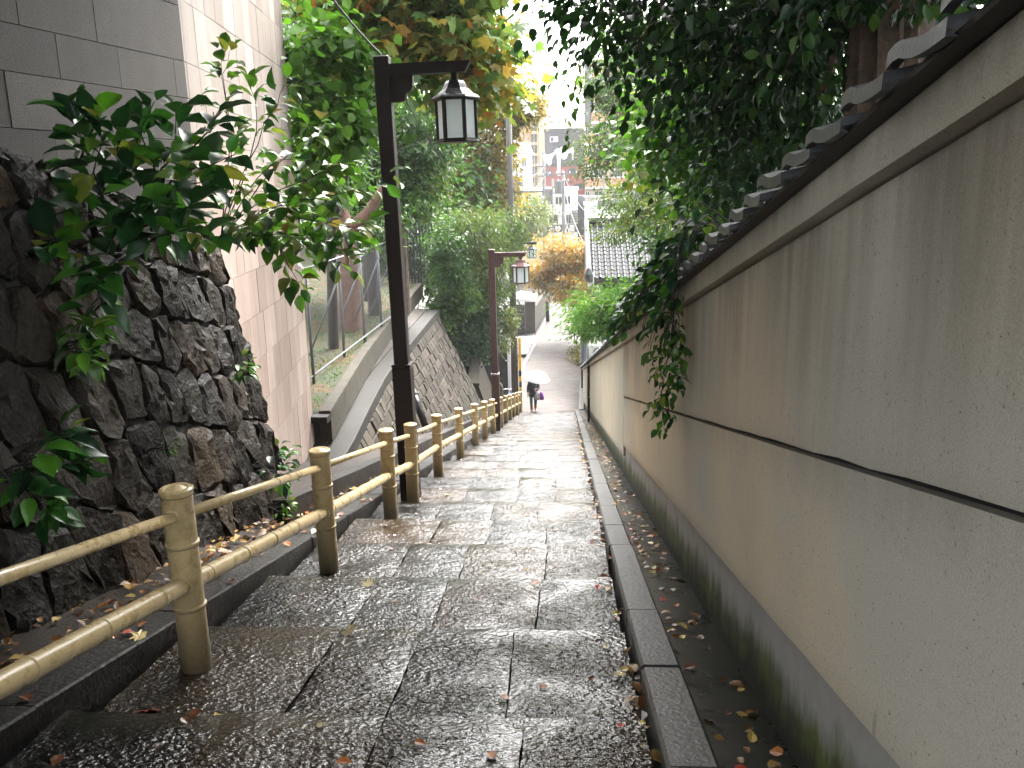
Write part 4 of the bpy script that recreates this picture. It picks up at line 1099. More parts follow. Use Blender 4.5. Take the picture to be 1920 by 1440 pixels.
# loudspeakers on a mast
def horn(a, b, label):
    a = np.array(a); b = np.array(b); d = (b - a); t = thing('loudspeaker', a, label, 'loudspeaker', 'horn loudspeakers on the mast')
    mb = MB(); mb.tube([a, a + d * .25, a + d * .55, a + d * .8, b], [.10, .12, .2, .36, .62], 12); sharp(mb.build('horn', MT['white'], t), 50)
    mb = MB(); mb.tube([a - d * .2, a], .2, 10); mb.build('driver', MT['white'], t)
mast = thing('speaker_mast', at(1047, 322, 86), 'short white mast carrying the horn loudspeakers', 'mast'); c = at(1048, 330, 86); c2 = at(1047, 279, 86)
mb = MB(); mb.tube([c, c2], .16, 8); mb.build('shaft', MT['white'], mast, True)
mb = MB(); c3 = at(1076, 282, 86); mb.tube([at(1048, 290, 86), at(1076, 284, 86)], .08, 6); mb.tube([at(1073, 276, 86), at(1074, 300, 86)], .08, 6); mb.build('bracket', MT['white'], mast, True)
horn(at(1042, 286, 85.6), at(1026, 299, 85), 'white horn loudspeaker pointing down left from the mast'); horn(at(1070, 283, 85.6), at(1056, 287, 85), 'white horn loudspeaker pointing left on the right bracket of the mast')
# overhead wires
for i, (a_, b_, sg) in enumerate((((1021, 312, 88), (960, 322, 60), .6), ((1021, 330, 88), (963, 350, 60), .8), ((1056, 326, 86), (1100, 400, 70), .4), ((1056, 345, 86), (1094, 455, 62), .5), ((1056, 395, 86), (1092, 500, 60), .4), ((1021, 318, 88), (1056, 330, 86), .3), ((1072, 300, 86), (1045, 420, 84), -.4), ((1021, 420, 88), (1004, 460, 60), .5))):
    cable('overhead_wire', (at(*a_), at(*b_)), .03, ['upper black wire running left from the pole before the grey tower', 'lower black wire running left from the pole before the grey tower', 'black wire slanting right across the apartment block', 'black wire slanting right across the white building', 'lowest black wire dropping right from the pale pole', 'short wire between the two far poles', 'thin wire dropping from the loudspeaker bracket', 'short wire dropping left towards the small lantern'][i], sg, cat='wire')

# person with umbrella -----------------------------------------------------
PB = np.array([-1.56, 38.0, zs(38.0) + .03])
per = thing('person', PB, 'person in black coat, jeans and tan boots walking up with a clear umbrella', 'person')
def skin(name, verts, edges, radii, m, parent, sub=2):
    me = bpy.data.meshes.new(name); me.from_pydata(verts, edges, []); me.update()
    o = bpy.data.objects.new(name, me); COL.objects.link(o); o.parent = parent
    md = o.modifiers.new('skin', 'SKIN'); md.use_smooth_shade = True
    if not me.skin_vertices: me.skin_vertices.new()
    for i, r in enumerate(radii):
        me.skin_vertices[0].data[i].radius = (r, r) if np.isscalar(r) else r
    me.skin_vertices[0].data[0].use_root = True
    sb = o.modifiers.new('sub', 'SUBSURF'); sb.levels = sub; sb.render_levels = sub
    me.materials.append(m); return o
# body faces the camera (-Y); x negative = viewer's left. local coordinates
bv_ = [(0, 0, .92), (0, 0, 1.08), (0, -.01, 1.25), (0, -.02, 1.38), (0, -.03, 1.46), (0, -.05, 1.53), (0, -.06, 1.62),
       (-.10, 0, .86), (-.10, -.06, .48), (-.09, -.02, .08), (-.09, -.14, .04),
       (.10, 0, .86), (.09, .08, .50), (.08, .20, .12), (.08, .11, .05),
       (-.18, -.01, 1.36), (-.24, .02, 1.10), (-.25, -.03, .86), (-.25, -.05, .78),
       (.18, -.01, 1.36), (.25, -.04, 1.12), (.17, -.22, 1.10), (.13, -.27, 1.13)]
be_ = [(0, 1), (1, 2), (2, 3), (3, 4), (4, 5), (5, 6), (0, 7), (7, 8), (8, 9), (9, 10), (0, 11), (11, 12), (12, 13), (13, 14), (3, 15), (15, 16), (16, 17), (17, 18), (3, 19), (19, 20), (20, 21), (21, 22)]
br_ = [.14, .125, .13, .10, .055, .085, .095, .09, .06, .04, .035, .09, .06, .04, .035, .065, .045, .034, .03, .065, .045, .034, .03]
skin('body', bv_, be_, br_, MT['skin'], per)
skin('coat', [(0, 0, .98), (0, 0, 1.12), (0, -.01, 1.26), (0, -.02, 1.37), (0, -.03, 1.43), (-.18, -.01, 1.36), (-.245, .02, 1.10), (-.25, -.03, .88), (.18, -.01, 1.36), (.255, -.04, 1.12), (.185, -.20, 1.10), (0, 0, .80), (0, .01, .66)],
     [(0, 1), (1, 2), (2, 3), (3, 4), (3, 5), (5, 6), (6, 7), (3, 8), (8, 9), (9, 10), (0, 11), (11, 12)], [(.20, .16), (.19, .15), (.185, .15), (.13, .11), .075, .085, .068, .056, .085, .068, .056, (.22, .17), (.225, .175)], MT['coat'], per)
skin('jeans', [(-.10, 0, .80), (-.10, -.06, .48), (-.095, -.03, .22)], [(0, 1), (1, 2)], [.105, .08, .062], MT['jeans'], per)
skin('jeans_leg', [(.10, 0, .80), (.09, .08, .50), (.085, .17, .26)], [(0, 1), (1, 2)], [.105, .08, .062], MT['jeans_dark'], per)
for x, y, z in ((-.092, -.02, 0), (.082, .16, .03)):
    skin('boot', [(x, y, z + .30), (x, y, z + .10), (x, y - .02, z + .045), (x, y - .16, z + .035)], [(0, 1), (1, 2), (2, 3)], [.075, .06, .055, .042], MT['boot'], per)
skin('hair', [(0, -.02, 1.66), (0, .02, 1.58), (-.06, -.01, 1.50), (.06, -.01, 1.50), (0, .03, 1.48)], [(0, 1), (1, 2), (1, 3), (1, 4)], [.098, .108, .06, .06, .07], MT['hair'], per)
mb = MB()
for sx_ in (-1, 1): mb.lathe([(.001, .012), (.012, 0), (.001, -.012)], (sx_ * .035, -.148, 1.605), 8)
mb.build('eye', MT['hair'], per, world=False)
mb = MB(); mb.lathe([(.004, .03), (.014, -.012), (.002, -.02)], (0, -.155, 1.585), 6); mb.box((0, -.142, 1.545), (.05, .012, .01)); mb.build('face_feature', MT['skin'], per, world=False)
for hx, hy, hz_, m_ in ((-.25, -.055, .75, 1), (.12, -.29, 1.13, -1)):
    for k in range(4):
        skin('finger', [(hx - .03 + .02 * k, hy, hz_ + .02), (hx - .03 + .02 * k, hy - .02, hz_ - .03 + .005 * abs(k - 1)), (hx - .028 + .02 * k, hy - .005, hz_ - .06 + .006 * abs(k - 1))], [(0, 1), (1, 2)], [.011, .010, .008], MT['skin'], per, 1)
    skin('thumb', [(hx + .03 * m_, hy, hz_ + .03), (hx + .045 * m_, hy - .03, hz_), (hx + .03 * m_, hy - .04, hz_ - .02)], [(0, 1), (1, 2)], [.012, .011, .009], MT['skin'], per, 1)
US = 1.1
um = thing('umbrella', PB + (.12, -.28, 1.13), 'clear white vinyl umbrella held over the walking person', 'umbrella', rot=(math.radians(12), math.radians(9), 0))
mb = MB(); nu = 16; rings = []
for r, z in ((.02, .86), (.16, .842), (.30, .795), (.42, .72), (.52, .63), (.60, .54)):
    rings.append([(r * (1 - (.035 if k % 2 else 0) * (r / .54)) * math.cos(2 * math.pi * k / nu), r * (1 - (.035 if k % 2 else 0) * (r / .54)) * math.sin(2 * math.pi * k / nu), z) for k in range(nu)])
mb.loft(rings, cap=False); mb.build('canopy', MT['vinyl'], um, True, world=False)
for k in range(8):
    a = 2 * math.pi * k / 8; mb = MB(); mb.tube([(r * math.cos(a), r * math.sin(a), z - .006) for r, z in ((.02, .86), (.16, .842), (.30, .795), (.42, .72), (.52, .63), (.60, .54))], .004, 4); mb.build('rib', MT['chrome'], um, world=False)
mb = MB(); mb.tube([(0, 0, -.02), (0, 0, .92)], .007, 6); mb.build('shaft', MT['chrome'], um, world=False)
mb = MB(); mb.tube([(0, 0, .02), (0, 0, -.12), (.02, 0, -.16), (.05, 0, -.16), (.065, 0, -.12)], .012, 6); mb.build('handle', MT['white'], um, True, world=False)
bag = thing('shopping_bag', PB + (.29, -.24, .62), 'purple and silver plastic shopping bag hanging from the arm of the person', 'bag')
o3 = PB + np.array([.29, -.24, .62])
def bagpart(x0, x1, nm, m_):
    rings = []
    for z, w, d in ((0, .92, .10), (.06, 1.0, .12), (.18, .92, .11), (.30, .72, .08), (.37, .5, .05)):
        rings.append([(x0 * w, -d, z), (x1 * w, -d, z), (x1 * w * 1.05, 0, z), (x1 * w, d, z), (x0 * w, d, z), (x0 * w * 1.05, 0, z)])
    mb = MB(); mb.loft(rings); mb.build(nm, m_, bag, True, world=False)
bagpart(-.21, .035, 'printed_side', MT['silver']); bagpart(.04, .20, 'purple_side', MT['purple'])
mb = MB(); mb.tube([(-.06, 0, .36), (-.10, 0, .50), (-.13, 0, .56), (-.08, 0, .50), (.05, 0, .36)], .008, 5); mb.build('handle', MT['purple'], bag, True, world=False)

# bicycles ------------------------------------------------------------------
def bicycle(loc, rz, label, framem):
    t = thing('bicycle', loc, label, 'bicycle', None, (0, .06, rz))
    for y in (-.52, .52):
        mb = MB(); mb.tube([(0, y + .33 * math.cos(a), .34 + .33 * math.sin(a)) for a in np.linspace(0, 2 * math.pi, 25)], .018, 6, False); w = mb.build('tyre', MT['rubber'], t, True, world=False)
        mb = MB()
        for k in range(14): a = 2 * math.pi * k / 14; mb.tube([(0, y, .34), (0, y + .31 * math.cos(a), .34 + .31 * math.sin(a))], .003, 3, False)
        mb.tube([(-.05, y, .34), (.05, y, .34)], .02, 6); s_ = mb.build('spokes', MT['chrome'], t, world=False); s_.parent = w
    mb = MB(); BB = (0, .08, .30); ST = (0, .18, .72); HT = (0, -.36, .80)
    for a, b in ((BB, ST), (BB, HT), (ST, (0, -.34, .70)), (BB, (0, .52, .34)), (ST, (0, .52, .34))): mb.tube([a, b], .018, 6)
    mb.tube([(0, -.33, .9), (0, -.40, .62), (0, -.52, .34)], .018, 6); mb.build('frame', framem, t, True, world=False)
    mb = MB(); mb.tube([(0, .18, .72), (0, .20, .86)], .014, 6); mb.cbox((0, .22, .89), (.17, .25, .06), .025); mb.build('saddle', MT['rubber'], t, world=False)
    mb = MB(); mb.tube([(-.28, -.18, 1.0), (-.24, -.30, 1.02), (0, -.34, .98), (.24, -.30, 1.02), (.28, -.18, 1.0)], .013, 6); mb.tube([(0, -.33, .88), (0, -.34, .98)], .014, 6); mb.build('handlebar', MT['chrome'], t, True, world=False)
    mb = MB()
    for z, w in ((.68, .13), (.80, .16), (.92, .18)): mb.tube([(-w, -.40, z), (w, -.40, z), (w, -.68, z), (-w, -.68, z), (-w, -.40, z)], .008, 4)
    for x, y in ((-1, -.4), (1, -.4), (1, -.68), (-1, -.68), (0, -.4), (0, -.68)): mb.tube([(x * .13, y, .68), (x * .18, y, .92)], .006, 4)
    mb.build('basket', MT['black'], t, world=False)
    mb = MB(); mb.tube([(0, .08, .30), (.10, .08, .30), (.10, .02, .14)], .012, 5); mb.tube([(0, .08, .30), (-.10, .08, .30), (-.10, .14, .46)], .012, 5); mb.box((.15, .02, .14), (.09, .06, .02)); mb.box((-.15, .14, .46), (.09, .06, .02)); mb.build('pedal', MT['black'], t, world=False)
    return t
c = at(936, 740, 38.2)
bicycle((-3.02, 37.3, -8.42), .25, 'dark bicycle with black basket parked behind the far end of the railing', MT['black'])
bicycle((-2.78, 39.4, -8.93), -.15, 'bright blue framed bicycle parked beside the utility pole', MT['blue'])

# metal plate, garden wall, kerb things along the road ------------------------
pt = thing('access_ramp', (-2.9, 54, -8.95), 'flat grey plate bridging the gutter on the left of the road', 'plate')
mb = MB(); mb.prism([(-3.75, 52.2, -8.93), (-2.52, 52.2, -8.93), (-2.12, 58.6, -8.93), (-3.35, 58.6, -8.93)], (0, 0, 0), (0, 0, .10)); mb.build('slab', MT['steelplate'], pt)
gw = thing('gate_pier_wall', (-2.3, 62, -9), 'brown grey garden wall with pier and white sloping cap beyond the plate', 'wall')
pa = at(984, 566, 61); pb = at(1003, 566, 61)
mb = MB(); mb.b2((pa[0], 60.9, -9.05), (pb[0], 61.9, pa[2])); mb.build('pier', MT['ret'], gw)
mb = MB(); mb.prism([(pb[0], 61.905, -9.05), (pb[0] - .25, 61.905, -9.05), (-1.75, 74, -9.05), (-1.5, 74, -9.05)], (0, 0, 0), (0, 0, pa[2] + 9.05 - .5)); mb.build('wall', MT['conc'], gw)
mb = MB(); mb.b2((pa[0] - 1.6, 60.95, -9.05), (pa[0] - .02, 61.1, pa[2] - .2)); mb.build('gate', MT['conc_dark'], gw)
q0 = at(958, 566, 60.6); q1 = at(1005, 566, 60.6); q2 = at(976, 551, 62)
mb = MB(); mb.prism([(q0[0], 60.6, q0[2]), (q1[0], 60.6, q1[2]), (q1[0], 60.6, q1[2] + .08), (q2[0], 60.6, q2[2] - .1), (q0[0], 60.6, q0[2] + .08)], (0, 0, 0), (0, 2.0, .25)); mb.build('roof', MT['white'], gw)
bo = thing('road_bollard', (-1.95, 66, -9), 'short dark pole standing at the left edge of the far road', 'bollard')
mb = MB(); p = at(1027, 605, 66); mb.tube([(p[0], 66, -9.1), (p[0], 66, p[2] + 1.6)], .15, 10); mb.build('shaft', MT['conc_dark'], bo, True)
mb = MB(); mb.lathe([(.15, 0), (.17, .02), (.17, .08), (.05, .16), (.002, .17)], (p[0], 66, p[2] + 1.6), 10); mb.build('cap', MT['conc'], bo)

# right side: AC unit, ribbed pipe, house -------------------------------------
ac = thing('air_conditioner', (1.75, 44.5, -9), 'white air conditioner unit beside the end of the plaster wall', 'air conditioner')
c = at(1122, 663, 44.5); mb = MB(); mb.cbox(c, (1.0, .4, 1.0), .03); mb.build('casing', MT['ac'], ac)
mb = MB(); mb.tube([(c[0] + .08 + .36 * math.cos(a), c[1] - .21, c[2] + .36 * math.sin(a)) for a in np.linspace(0, 2 * math.pi, 20)], .03, 5, False)
for k in range(6): mb.box((c[0] + .08, c[1] - .212, c[2] - .3 + .12 * k), (.66, .012, .02))
mb.build('fan_grille', MT['black'], ac)
mb = MB(); mb.b2((c[0] - .5, 44.3, -9.05), (c[0] + .5, 44.7, c[2] - .505)); mb.build('stand', MT['conc_dark'], ac)
rpx = thing('ribbed_pipe', (.98, 43.6, -9), 'pale ribbed duct rising beside the air conditioner', 'pipe')
a = at(1096, 626, 43.6); b = at(1094, 680, 43.6); mb = MB(); path, rad = [], []
for i in range(49): path.append(a + (b - a) * i / 48); rad.append(.17 if i % 2 else .20)
mb.tube(path, rad, 10); mb.build('duct', MT['galv'], rpx, False)
mb = MB(); mb.tube([(b[0], b[1], -9.05), b], .14, 10); mb.build('base', MT['conc_dark'], rpx)

ho = thing('tiled_house', (4.5, 50, -9), 'traditional house with grey clay tiled roof and dark eaves behind the wall', 'house')
ez = -3.75; X0, X1 = 1.15, 9.5; Y0 = 46.6; slope_ = .52; depth = 5.2
mb = MB(); mb.b2((1.9, 47.6, -9.05), (9.0, 56, ez - .1)); mb.build('wall', MT['white'], ho)
mb = MB(); mb.b2((1.9, 47.52, ez - 1.6), (3.1, 47.597, ez - .25)); mb.b2((3.6, 47.52, -9), (4.6, 47.597, ez - .3)); mb.b2((2.0, 47.54, -6.1), (9, 47.596, -5.9)); mb.build('shutter', MT['dark'], ho)
mb = MB()
for x in (2.75, 2.95): mb.tube([(x, 47.45, -9), (x, 47.45, ez - .2)], .05, 6)
mb.build('downpipe', MT['white'], ho, True)
rf = MB(); rf.prism([(X0, Y0, ez), (X0, Y0, ez + .12), (X0, Y0 + depth, ez + .12 + slope_ * depth), (X0, Y0 + 2 * depth, ez + .1), (X0, Y0 + 2 * depth, ez)], (0, 0, 0), (X1 - X0, 0, 0)); roof = rf.build('roof', MT['tile'], ho)
# rows of pan tiles with round cover tiles: each course steps
pn = MB(); pn.prism([(0, 0, 0), (.30, 0, 0), (.30, 0, .035), (0, 0, .035)], (0, 0, 0), (0, .36, .36 * slope_ - .02)); pme2 = pn.mesh('roof_tile'); pme2.materials.append(mat('wet_roof_tile', (.022, .023, .026), .65, .3, 6, 50, .1, rv=.2, spec=.12))
tn = MB(); tn.tube([(0, 0, .06), (0, .36, .05 + .36 * slope_)], .075, 8); tme = tn.mesh('cover_tile', True); tme.materials.append(MT['tile'])
ro = wl(roof); ncol = int((X1 - X0) / .33); nrw = int(depth / .345); cnt = 0
for r_ in range(nrw):
    for c_ in range(min(ncol, 19)):
        x = X0 + .03 + c_ * .33; y = Y0 + .0 + r_ * .345
        link_mesh('roof_tile', pme2, roof, Vector((x, y, ez + .125 + slope_ * (y - Y0) + .02)) - ro) if cnt < 300 else None
        cnt += 1
cov = MB()
DT = mat('dark_cover_tile', (.008, .0085, .0095), .6, .3, 6, 50, .1, spec=.25)
for c_ in range(ncol + 1):
    x = X0 + .015 + c_ * .33; pathc = []; rad = []
    for r_ in range(nrw):
        y = Y0 - .03 + r_ * .345; zz_ = ez + .17 + slope_ * (y - Y0)
        pathc += [(x, y, zz_ + .02), (x, y + .335, zz_ + .335 * slope_)]; rad += [.085, .075]
    mb = MB(); mb.tube(pathc, rad, 7); sharp(mb.build('cover_roll', DT, roof), 50)
mb = MB(); mb.tube([(X0, Y0 + depth, ez + .35 + slope_ * depth), (X1, Y0 + depth, ez + .35 + slope_ * depth)], .22, 8); mb.build('ridge', MT['tile'], roof)
mb = MB(); mb.tube([(X0 + .05, Y0 - .15, ez + .28), (X0 + .05, Y0 + 1.5, ez + .42 + 1.5 * slope_), (X0 + .05, Y0 + depth, ez + .4 + depth * slope_)], [.2, .15, .15], 8); mb.lathe([(.26, -.1), (.26, .3), (.1, .62), (.02, .7)], (X0 + .05, Y0 - .2, ez + .1), 8); mb.build('verge_tile', MT['tile'], roof)
mb = MB(); mb.b2((X0 + .1, Y0 + .1, ez - .22), (X1, Y0 + .2, ez - .01)); mb.b2((X0 + .1, Y0 + .2, ez - .12), (X1, Y0 + 1.2, ez - .02)); mb.build('eaves', MT['dark'], ho)
mb = MB(); c = at(1108, 525, 46.4); mb.box(c, (.34, .2, .72)); tag(mb.build('eave_lamp', MT['white'], None), 'small white box lamp hanging under the corner of the tiled eaves', 'lamp')

# distant buildings -------------------------------------------------------------
def win(parent, x0, x1, z0, z1, y, frame='frame', glass='glass', div=2):
    f = MB(); t_ = .07
    f.b2((x0, y - .06, z0), (x1, y + .05, z0 + t_)); f.b2((x0, y - .06, z1 - t_), (x1, y + .05, z1)); f.b2((x0, y - .06, z0 + t_), (x0 + t_, y + .05, z1 - t_)); f.b2((x1 - t_, y - .06, z0 + t_), (x1, y + .05, z1 - t_))
    for k in range(1, div): xm = x0 + (x1 - x0) * k / div; f.b2((xm - .03, y - .05, z0 + t_), (xm + .03, y + .04, z1 - t_))
    o = f.build('window', MT[frame], parent)
    p = MB(); p.b2((x0 + t_, y - .02, z0 + t_), (x1 - t_, y + .03, z1 - t_)); q = p.build('pane', MT[glass], parent); q.parent = o
    return o
def zpx(py, Y): return at(1050, py, Y)[2]
def xpx(px, Y, py=340): return at(px, py, Y)[0]
def shell(name, label, px0, px1, pyt, Y, depth, m, z0=-9.1, roof='conc'):
    x0, x1 = xpx(px0, Y), xpx(px1, Y); zt = zpx(pyt, Y)
    t = thing(name, ((x0 + x1) / 2, Y, z0), label, 'building')
    mb = MB(); mb.b2((x0, Y, z0), (x1, Y + depth, zt)); mb.build('wall', MT[m], t)
    mb = MB(); mb.b2((x0 - .1, Y - .1, zt + .002), (x1 + .1, Y + depth + .1, zt + .35)); mb.build('roof', MT[roof], t)
    return t, x0, x1, zt
# grey tower
t, x0, x1, zt = shell('grey_tower', 'slim slate grey tower with one small white window at the end of the street', 1022, 1098, 246, 118, 10, 'grey', roof='grey')
win(t, xpx(1032, 118), xpx(1047, 118), zpx(266, 118), zpx(256, 118), 117.95, 'white', 'white', 2)
mb = MB(); mb.b2((xpx(1033, 118), 117.86, zpx(265, 118)), (xpx(1039, 118), 117.885, zpx(257, 118))); mb.build('shutter', MT['grey'], t)
# red brick block in front of it
t, x0, x1, zt = shell('brick_block', 'low brick red block below the grey tower', 1020, 1096, 312, 112, 5.5, 'brick', roof='conc')
for a, b, c_, d in ((1066, 1080, 316, 328), (1076, 1096, 346, 354), (1024, 1034, 318, 328)): win(t, xpx(a, 112), xpx(b, 112), zpx(d, 112), zpx(c_, 112), 111.95, 'grey')
# white shop building
t, x0, x1, zt = shell('white_shop_building', 'white three storey building with dark sign band behind the orange tree', 1010, 1083, 357, 98, 9, 'white', roof='white')
for a, b, c_, d in ((1026, 1036, 368, 384), (1040, 1054, 368, 384), (1058, 1070, 367, 384), (1028, 1046, 402, 420), (1060, 1070, 402, 420), (1012, 1020, 370, 386)): win(t, xpx(a, 98), xpx(b, 98), zpx(d, 98), zpx(c_, 98), 97.95)
mb = MB(); mb.b2((x0, 97.8, zpx(435, 98)), (x1, 97.997, zpx(421, 98))); sg = mb.build('sign_band', MT['dark'], t)
mb = MB(); X = xpx(1029, 98); zc = zpx(428, 98)
def strokes(mb, segs, x, z, s, y, w=.09):
    for (a, b, c_, d) in segs:
        p = np.array([x + a * s, y, z + b * s]); q = np.array([x + c_ * s, y, z + d * s]); mb.tube([p, q], w * s, 4)
GL = [[(-.4, .35, .4, .35), (.3, .35, -.4, -.4), (0, 0, .4, -.4)], [(-.3, .4, -.3, -.4), (.1, .4, .3, -.1), (.3, -.1, -.1, -.4), (-.5, .1, .1, .1)], [(-.3, .4, -.35, -.1), (.3, .4, .25, -.1), (.25, -.1, -.2, -.45)], [(-.4, .4, .4, .4), (-.4, .15, .4, .15), (-.4, -.15, .4, -.15), (-.4, -.42, .4, -.42), (-.25, .4, -.25, -.42), (.25, .4, .25, -.42)]]
for k, gl in enumerate(GL): strokes(mb, gl, xpx(1033 + k * 13, 98), zc, .72, 97.76, .12)
q = mb.build('sign_lettering', MT['white'], t); q.parent = sg
mb = MB(); mb.b2((xpx(1083, 98), 99, -9.1), (xpx(1097, 98), 106, zpx(368, 98))); mb.build('dark_annex', MT['grey'], t)
for k in range(5): mb = MB(); mb.b2((xpx(1068, 98), 97.5, zpx(396 + 5 * k, 98)), (xpx(1083, 98), 97.99, zpx(395 + 5 * k, 98))); mb.build('stair_tread', MT['galv'], t)
# white low building to the right
t, x0, x1, zt = shell('white_hall', 'plain white low hall in front of the apartment block', 1098, 1200, 388, 92, 8, 'white', roof='white')
mb = MB(); mb.b2((xpx(1120, 92), 91.6, zt), (x1, 92.2, zt + .6)); mb.build('roof_rail', MT['galv'], t)
mb = MB(); c = at(1110, 378, 92); mb.lathe([(.25, -1), (.3, 0), (.9, .5), (1.0, .6), (.1, .4)], (c[0], 91, c[2]), 12); mb.build('dish_antenna', MT['white'], t)
# apartment block
t, x0, x1, zt = shell('apartment_block', 'cream apartment block with peach balcony fronts on the right of the street', 1097, 1330, 120, 112, 12, 'cream')
Y = 112
for k in range(7):
    zb_ = zpx(352 - 40.2 * k + 40.2, Y); 
    mb = MB(); mb.b2((x0, Y - 1.3, zb_ - .2), (x1, Y - .003, zb_)); mb.build('floor_slab', MT['white'], t)
    mb = MB(); mb.b2((x0, Y - 1.3, zb_ + .003), (x1, Y - 1.18, zb_ + 1.12)); mb.build('balcony_front', MT['peach'], t)
    mb = MB(); mb.b2((x0 - .02, Y - 1.34, zb_ + 1.122), (x1, Y - 1.14, zb_ + 1.2)); mb.build('balcony_rail', MT['white'], t)
    for j, (a, b) in enumerate(((1097.6, 1106), (1114, 1130), (1147, 1168), (1190, 1210), (1235, 1255), (1280, 1300))):
        xa, xb = xpx(a, Y), xpx(b, Y); win(t, xa, xb, zb_ + .75 + .3 * (j > 0), zb_ + 2.15, Y - .01)
    xa = xpx(1105 if k % 2 else 1174, Y); mb = MB(); mb.cbox((xa + .3, Y - .5, zb_ + 1.75), (.75, .3, .55), .03); a_ = mb.build('air_conditioner', MT['ac'], t)
    mb = MB(); mb.lathe([(.2, 0), (.2, .02)], (0, 0, 0), 12); me_ = mb.mesh('fan'); me_.materials.append(MT['black'])
    q = link_mesh('fan', me_, a_, Vector((xa + .22, Y - .66, zb_ + 1.75)) - wl(t) - a_.location, (math.pi / 2, 0, 0))
mb = MB(); mb.b2((x0 - .05, Y - 1.5, zpx(240, Y)), (x0 + .75, Y - 1.345, zpx(100, Y))); mb.build('side_screen', MT['grey'], t)
# beige tower on the left
t, x0, x1, zt = shell('beige_tower', 'tall pale beige tower behind the golden tree', 955, 1012, 150, 135, 12, 'beige', roof='cream')
mb = MB(); mb.b2((xpx(1012, 135) + .003, 135, -9), (xpx(1023, 135), 146, zpx(190, 135))); mb.build('wing', MT['cream'], t)
for k in range(9):
    zz_ = zpx(232 + 20.5 * k - 40, 135); win(t, xpx(996, 135), xpx(1009, 135), zz_ - 1.0, zz_ + .5, 134.95, 'cream')
    mb = MB(); mb.b2((xpx(990, 135), 134.4, zz_ - 1.35), (xpx(1012, 135), 134.99, zz_ - 1.05)); mb.build('ledge', MT['beige'], t)
# yellow house, white house with vertical sign
t, x0, x1, zt = shell('yellow_house', 'pale yellow two storey house left of the far poles', 950, 1008, 358, 92, 8, 'yellow', roof='cream')
win(t, xpx(990, 92), xpx(1006, 92), zpx(383, 92), zpx(368, 92), 91.95); win(t, xpx(964, 92), xpx(978, 92), zpx(383, 92), zpx(368, 92), 91.95)
t, x0, x1, zt = shell('white_house', 'small white house with pitched top behind the yellow house', 962, 994, 288, 106, 7, 'white', roof='white')
win(t, xpx(979, 106), xpx(988, 106), zpx(312, 106), zpx(293, 106), 105.95); 
mb = MB(); mb.prism([(x0 - .2, 105.6, zt + .36), (x1 + .2, 105.6, zt + .36), (x1 - .2, 105.6, zt + 1.4), (x0 + 1, 105.6, zt + 1.4)], (0, 0, 0), (0, 7, 0)); mb.build('gable', MT['white'], t)
sgn = thing('street_sign', at(968, 280, 70), 'tall narrow white sign with dark characters beside the weathered pole', 'sign')
a, b = at(963, 263, 70), at(973, 305, 70); mb = MB(); mb.b2((a[0], 69.9, b[2]), (b[0], 70.1, a[2])); mb.build('board', MT['white'], sgn)
mb = MB(); cx = (a[0] + b[0]) / 2
for k, gl in ((0, GL[1]), (1, GL[0])): strokes(mb, gl, cx, a[2] - .5 - .75 * k, .28, 69.88, .16)
mb.build('characters', MT['black'], sgn)
mb = MB(); mb.tube([(cx, 70.1, -9), (cx, 70.2, b[2])], .08, 6); mb.build('post', MT['pole_far'], sgn)
t, x0, x1, zt = shell('pale_tower', 'faint pale office tower in the haze behind the grey tower', 1022, 1085, 216, 200, 12, 'white', roof='white')
for j in range(3): win(t, xpx(1030 + 17 * j, 200), xpx(1036 + 17 * j, 200), zpx(232, 200), zpx(226, 200), 199.95, 'frame')

# ================================================================== VEGETATION
# big dark evergreen overhanging from the right
dt = thing('evergreen_tree', (2.35, 6.6, zs(6.6) + 1.3), 'big dark evergreen tree leaning over the wall at the upper right', 'tree')
tb = np.array([2.35, 6.6, zs(6.6) + 1.2])
mb = MB(); pts = [tb, tb + (.02, 0, 1.2), tb + (-.02, 0, 2.4), tb + (-.1, .1, 4.2), tb + (-.2, .2, 6.5)]
p_, t__, fr_ = frames(pts); rings = []; g = np.random.default_rng(77); NB = 40; groove = g.normal(0, .018, NB)
for i in range(len(pts)):
    r = [.36, .31, .29, .22, .12][i]
    rings.append([p_[i] + (r + groove[k] * r / .3) * (math.cos(2 * math.pi * k / NB) * fr_[i][0] + math.sin(2 * math.pi * k / NB) * fr_[i][1]) for k in range(NB)])
mb.loft(rings)
ells = [E(1500, 60, 7.5, 300, 190, 1.6), E(1270, 50, 8.5, 190, 150, 1.2), E(1400, 240, 9.0, 190, 130, 1.3), E(1150, 0, 9.5, 105, 90, .8), E(1720, -40, 6, 260, 140, 1.2), E(1480, 300, 10, 130, 130, 1.2),
        (np.array([2.6, 3.0, 5.2]), (2.2, 3.2, 1.1)), (np.array([2.9, 6.5, 5.2]), (2.2, 2.8, 1.4)), (np.array([2.8, 9.5, 4.6]), (2.0, 2.5, 1.9)), (np.array([2.6, 12, 5.0]), (1.6, 2.0, 1.5))]
SHADE_CANOPY = [(np.array([-.9, 1.0, 6.0]), (5.0, 5.5, .9), 11.0), (np.array([-.8, 7.0, 6.4]), (4.8, 4.0, .9), 8.0), (np.array([0, -6, 6.0]), (5, 4, 1.0), 5.0)]  # unseen leaf masses overhead, added and shaped to darken the near steps
C, pos, axis, up, LL, tint = cluster_cloud(ells, 700, 48, .27, .105, droop=.9, flat=.7, seed=5, rim=.25, tintv=.16, tint0=.34)
limbs(mb, pts[2:], C, np.random.default_rng(4), 40, .06, 6, .05)
tr_ = sharp(mb.build('trunk', MT['bark'], dt), 60)
rr = (pos - np.array([0, 0, H])) @ CAM
kpx = 960 + F * rr[:, 0] / rr[:, 2]; kpy = 720 + F * rr[:, 1] / rr[:, 2]
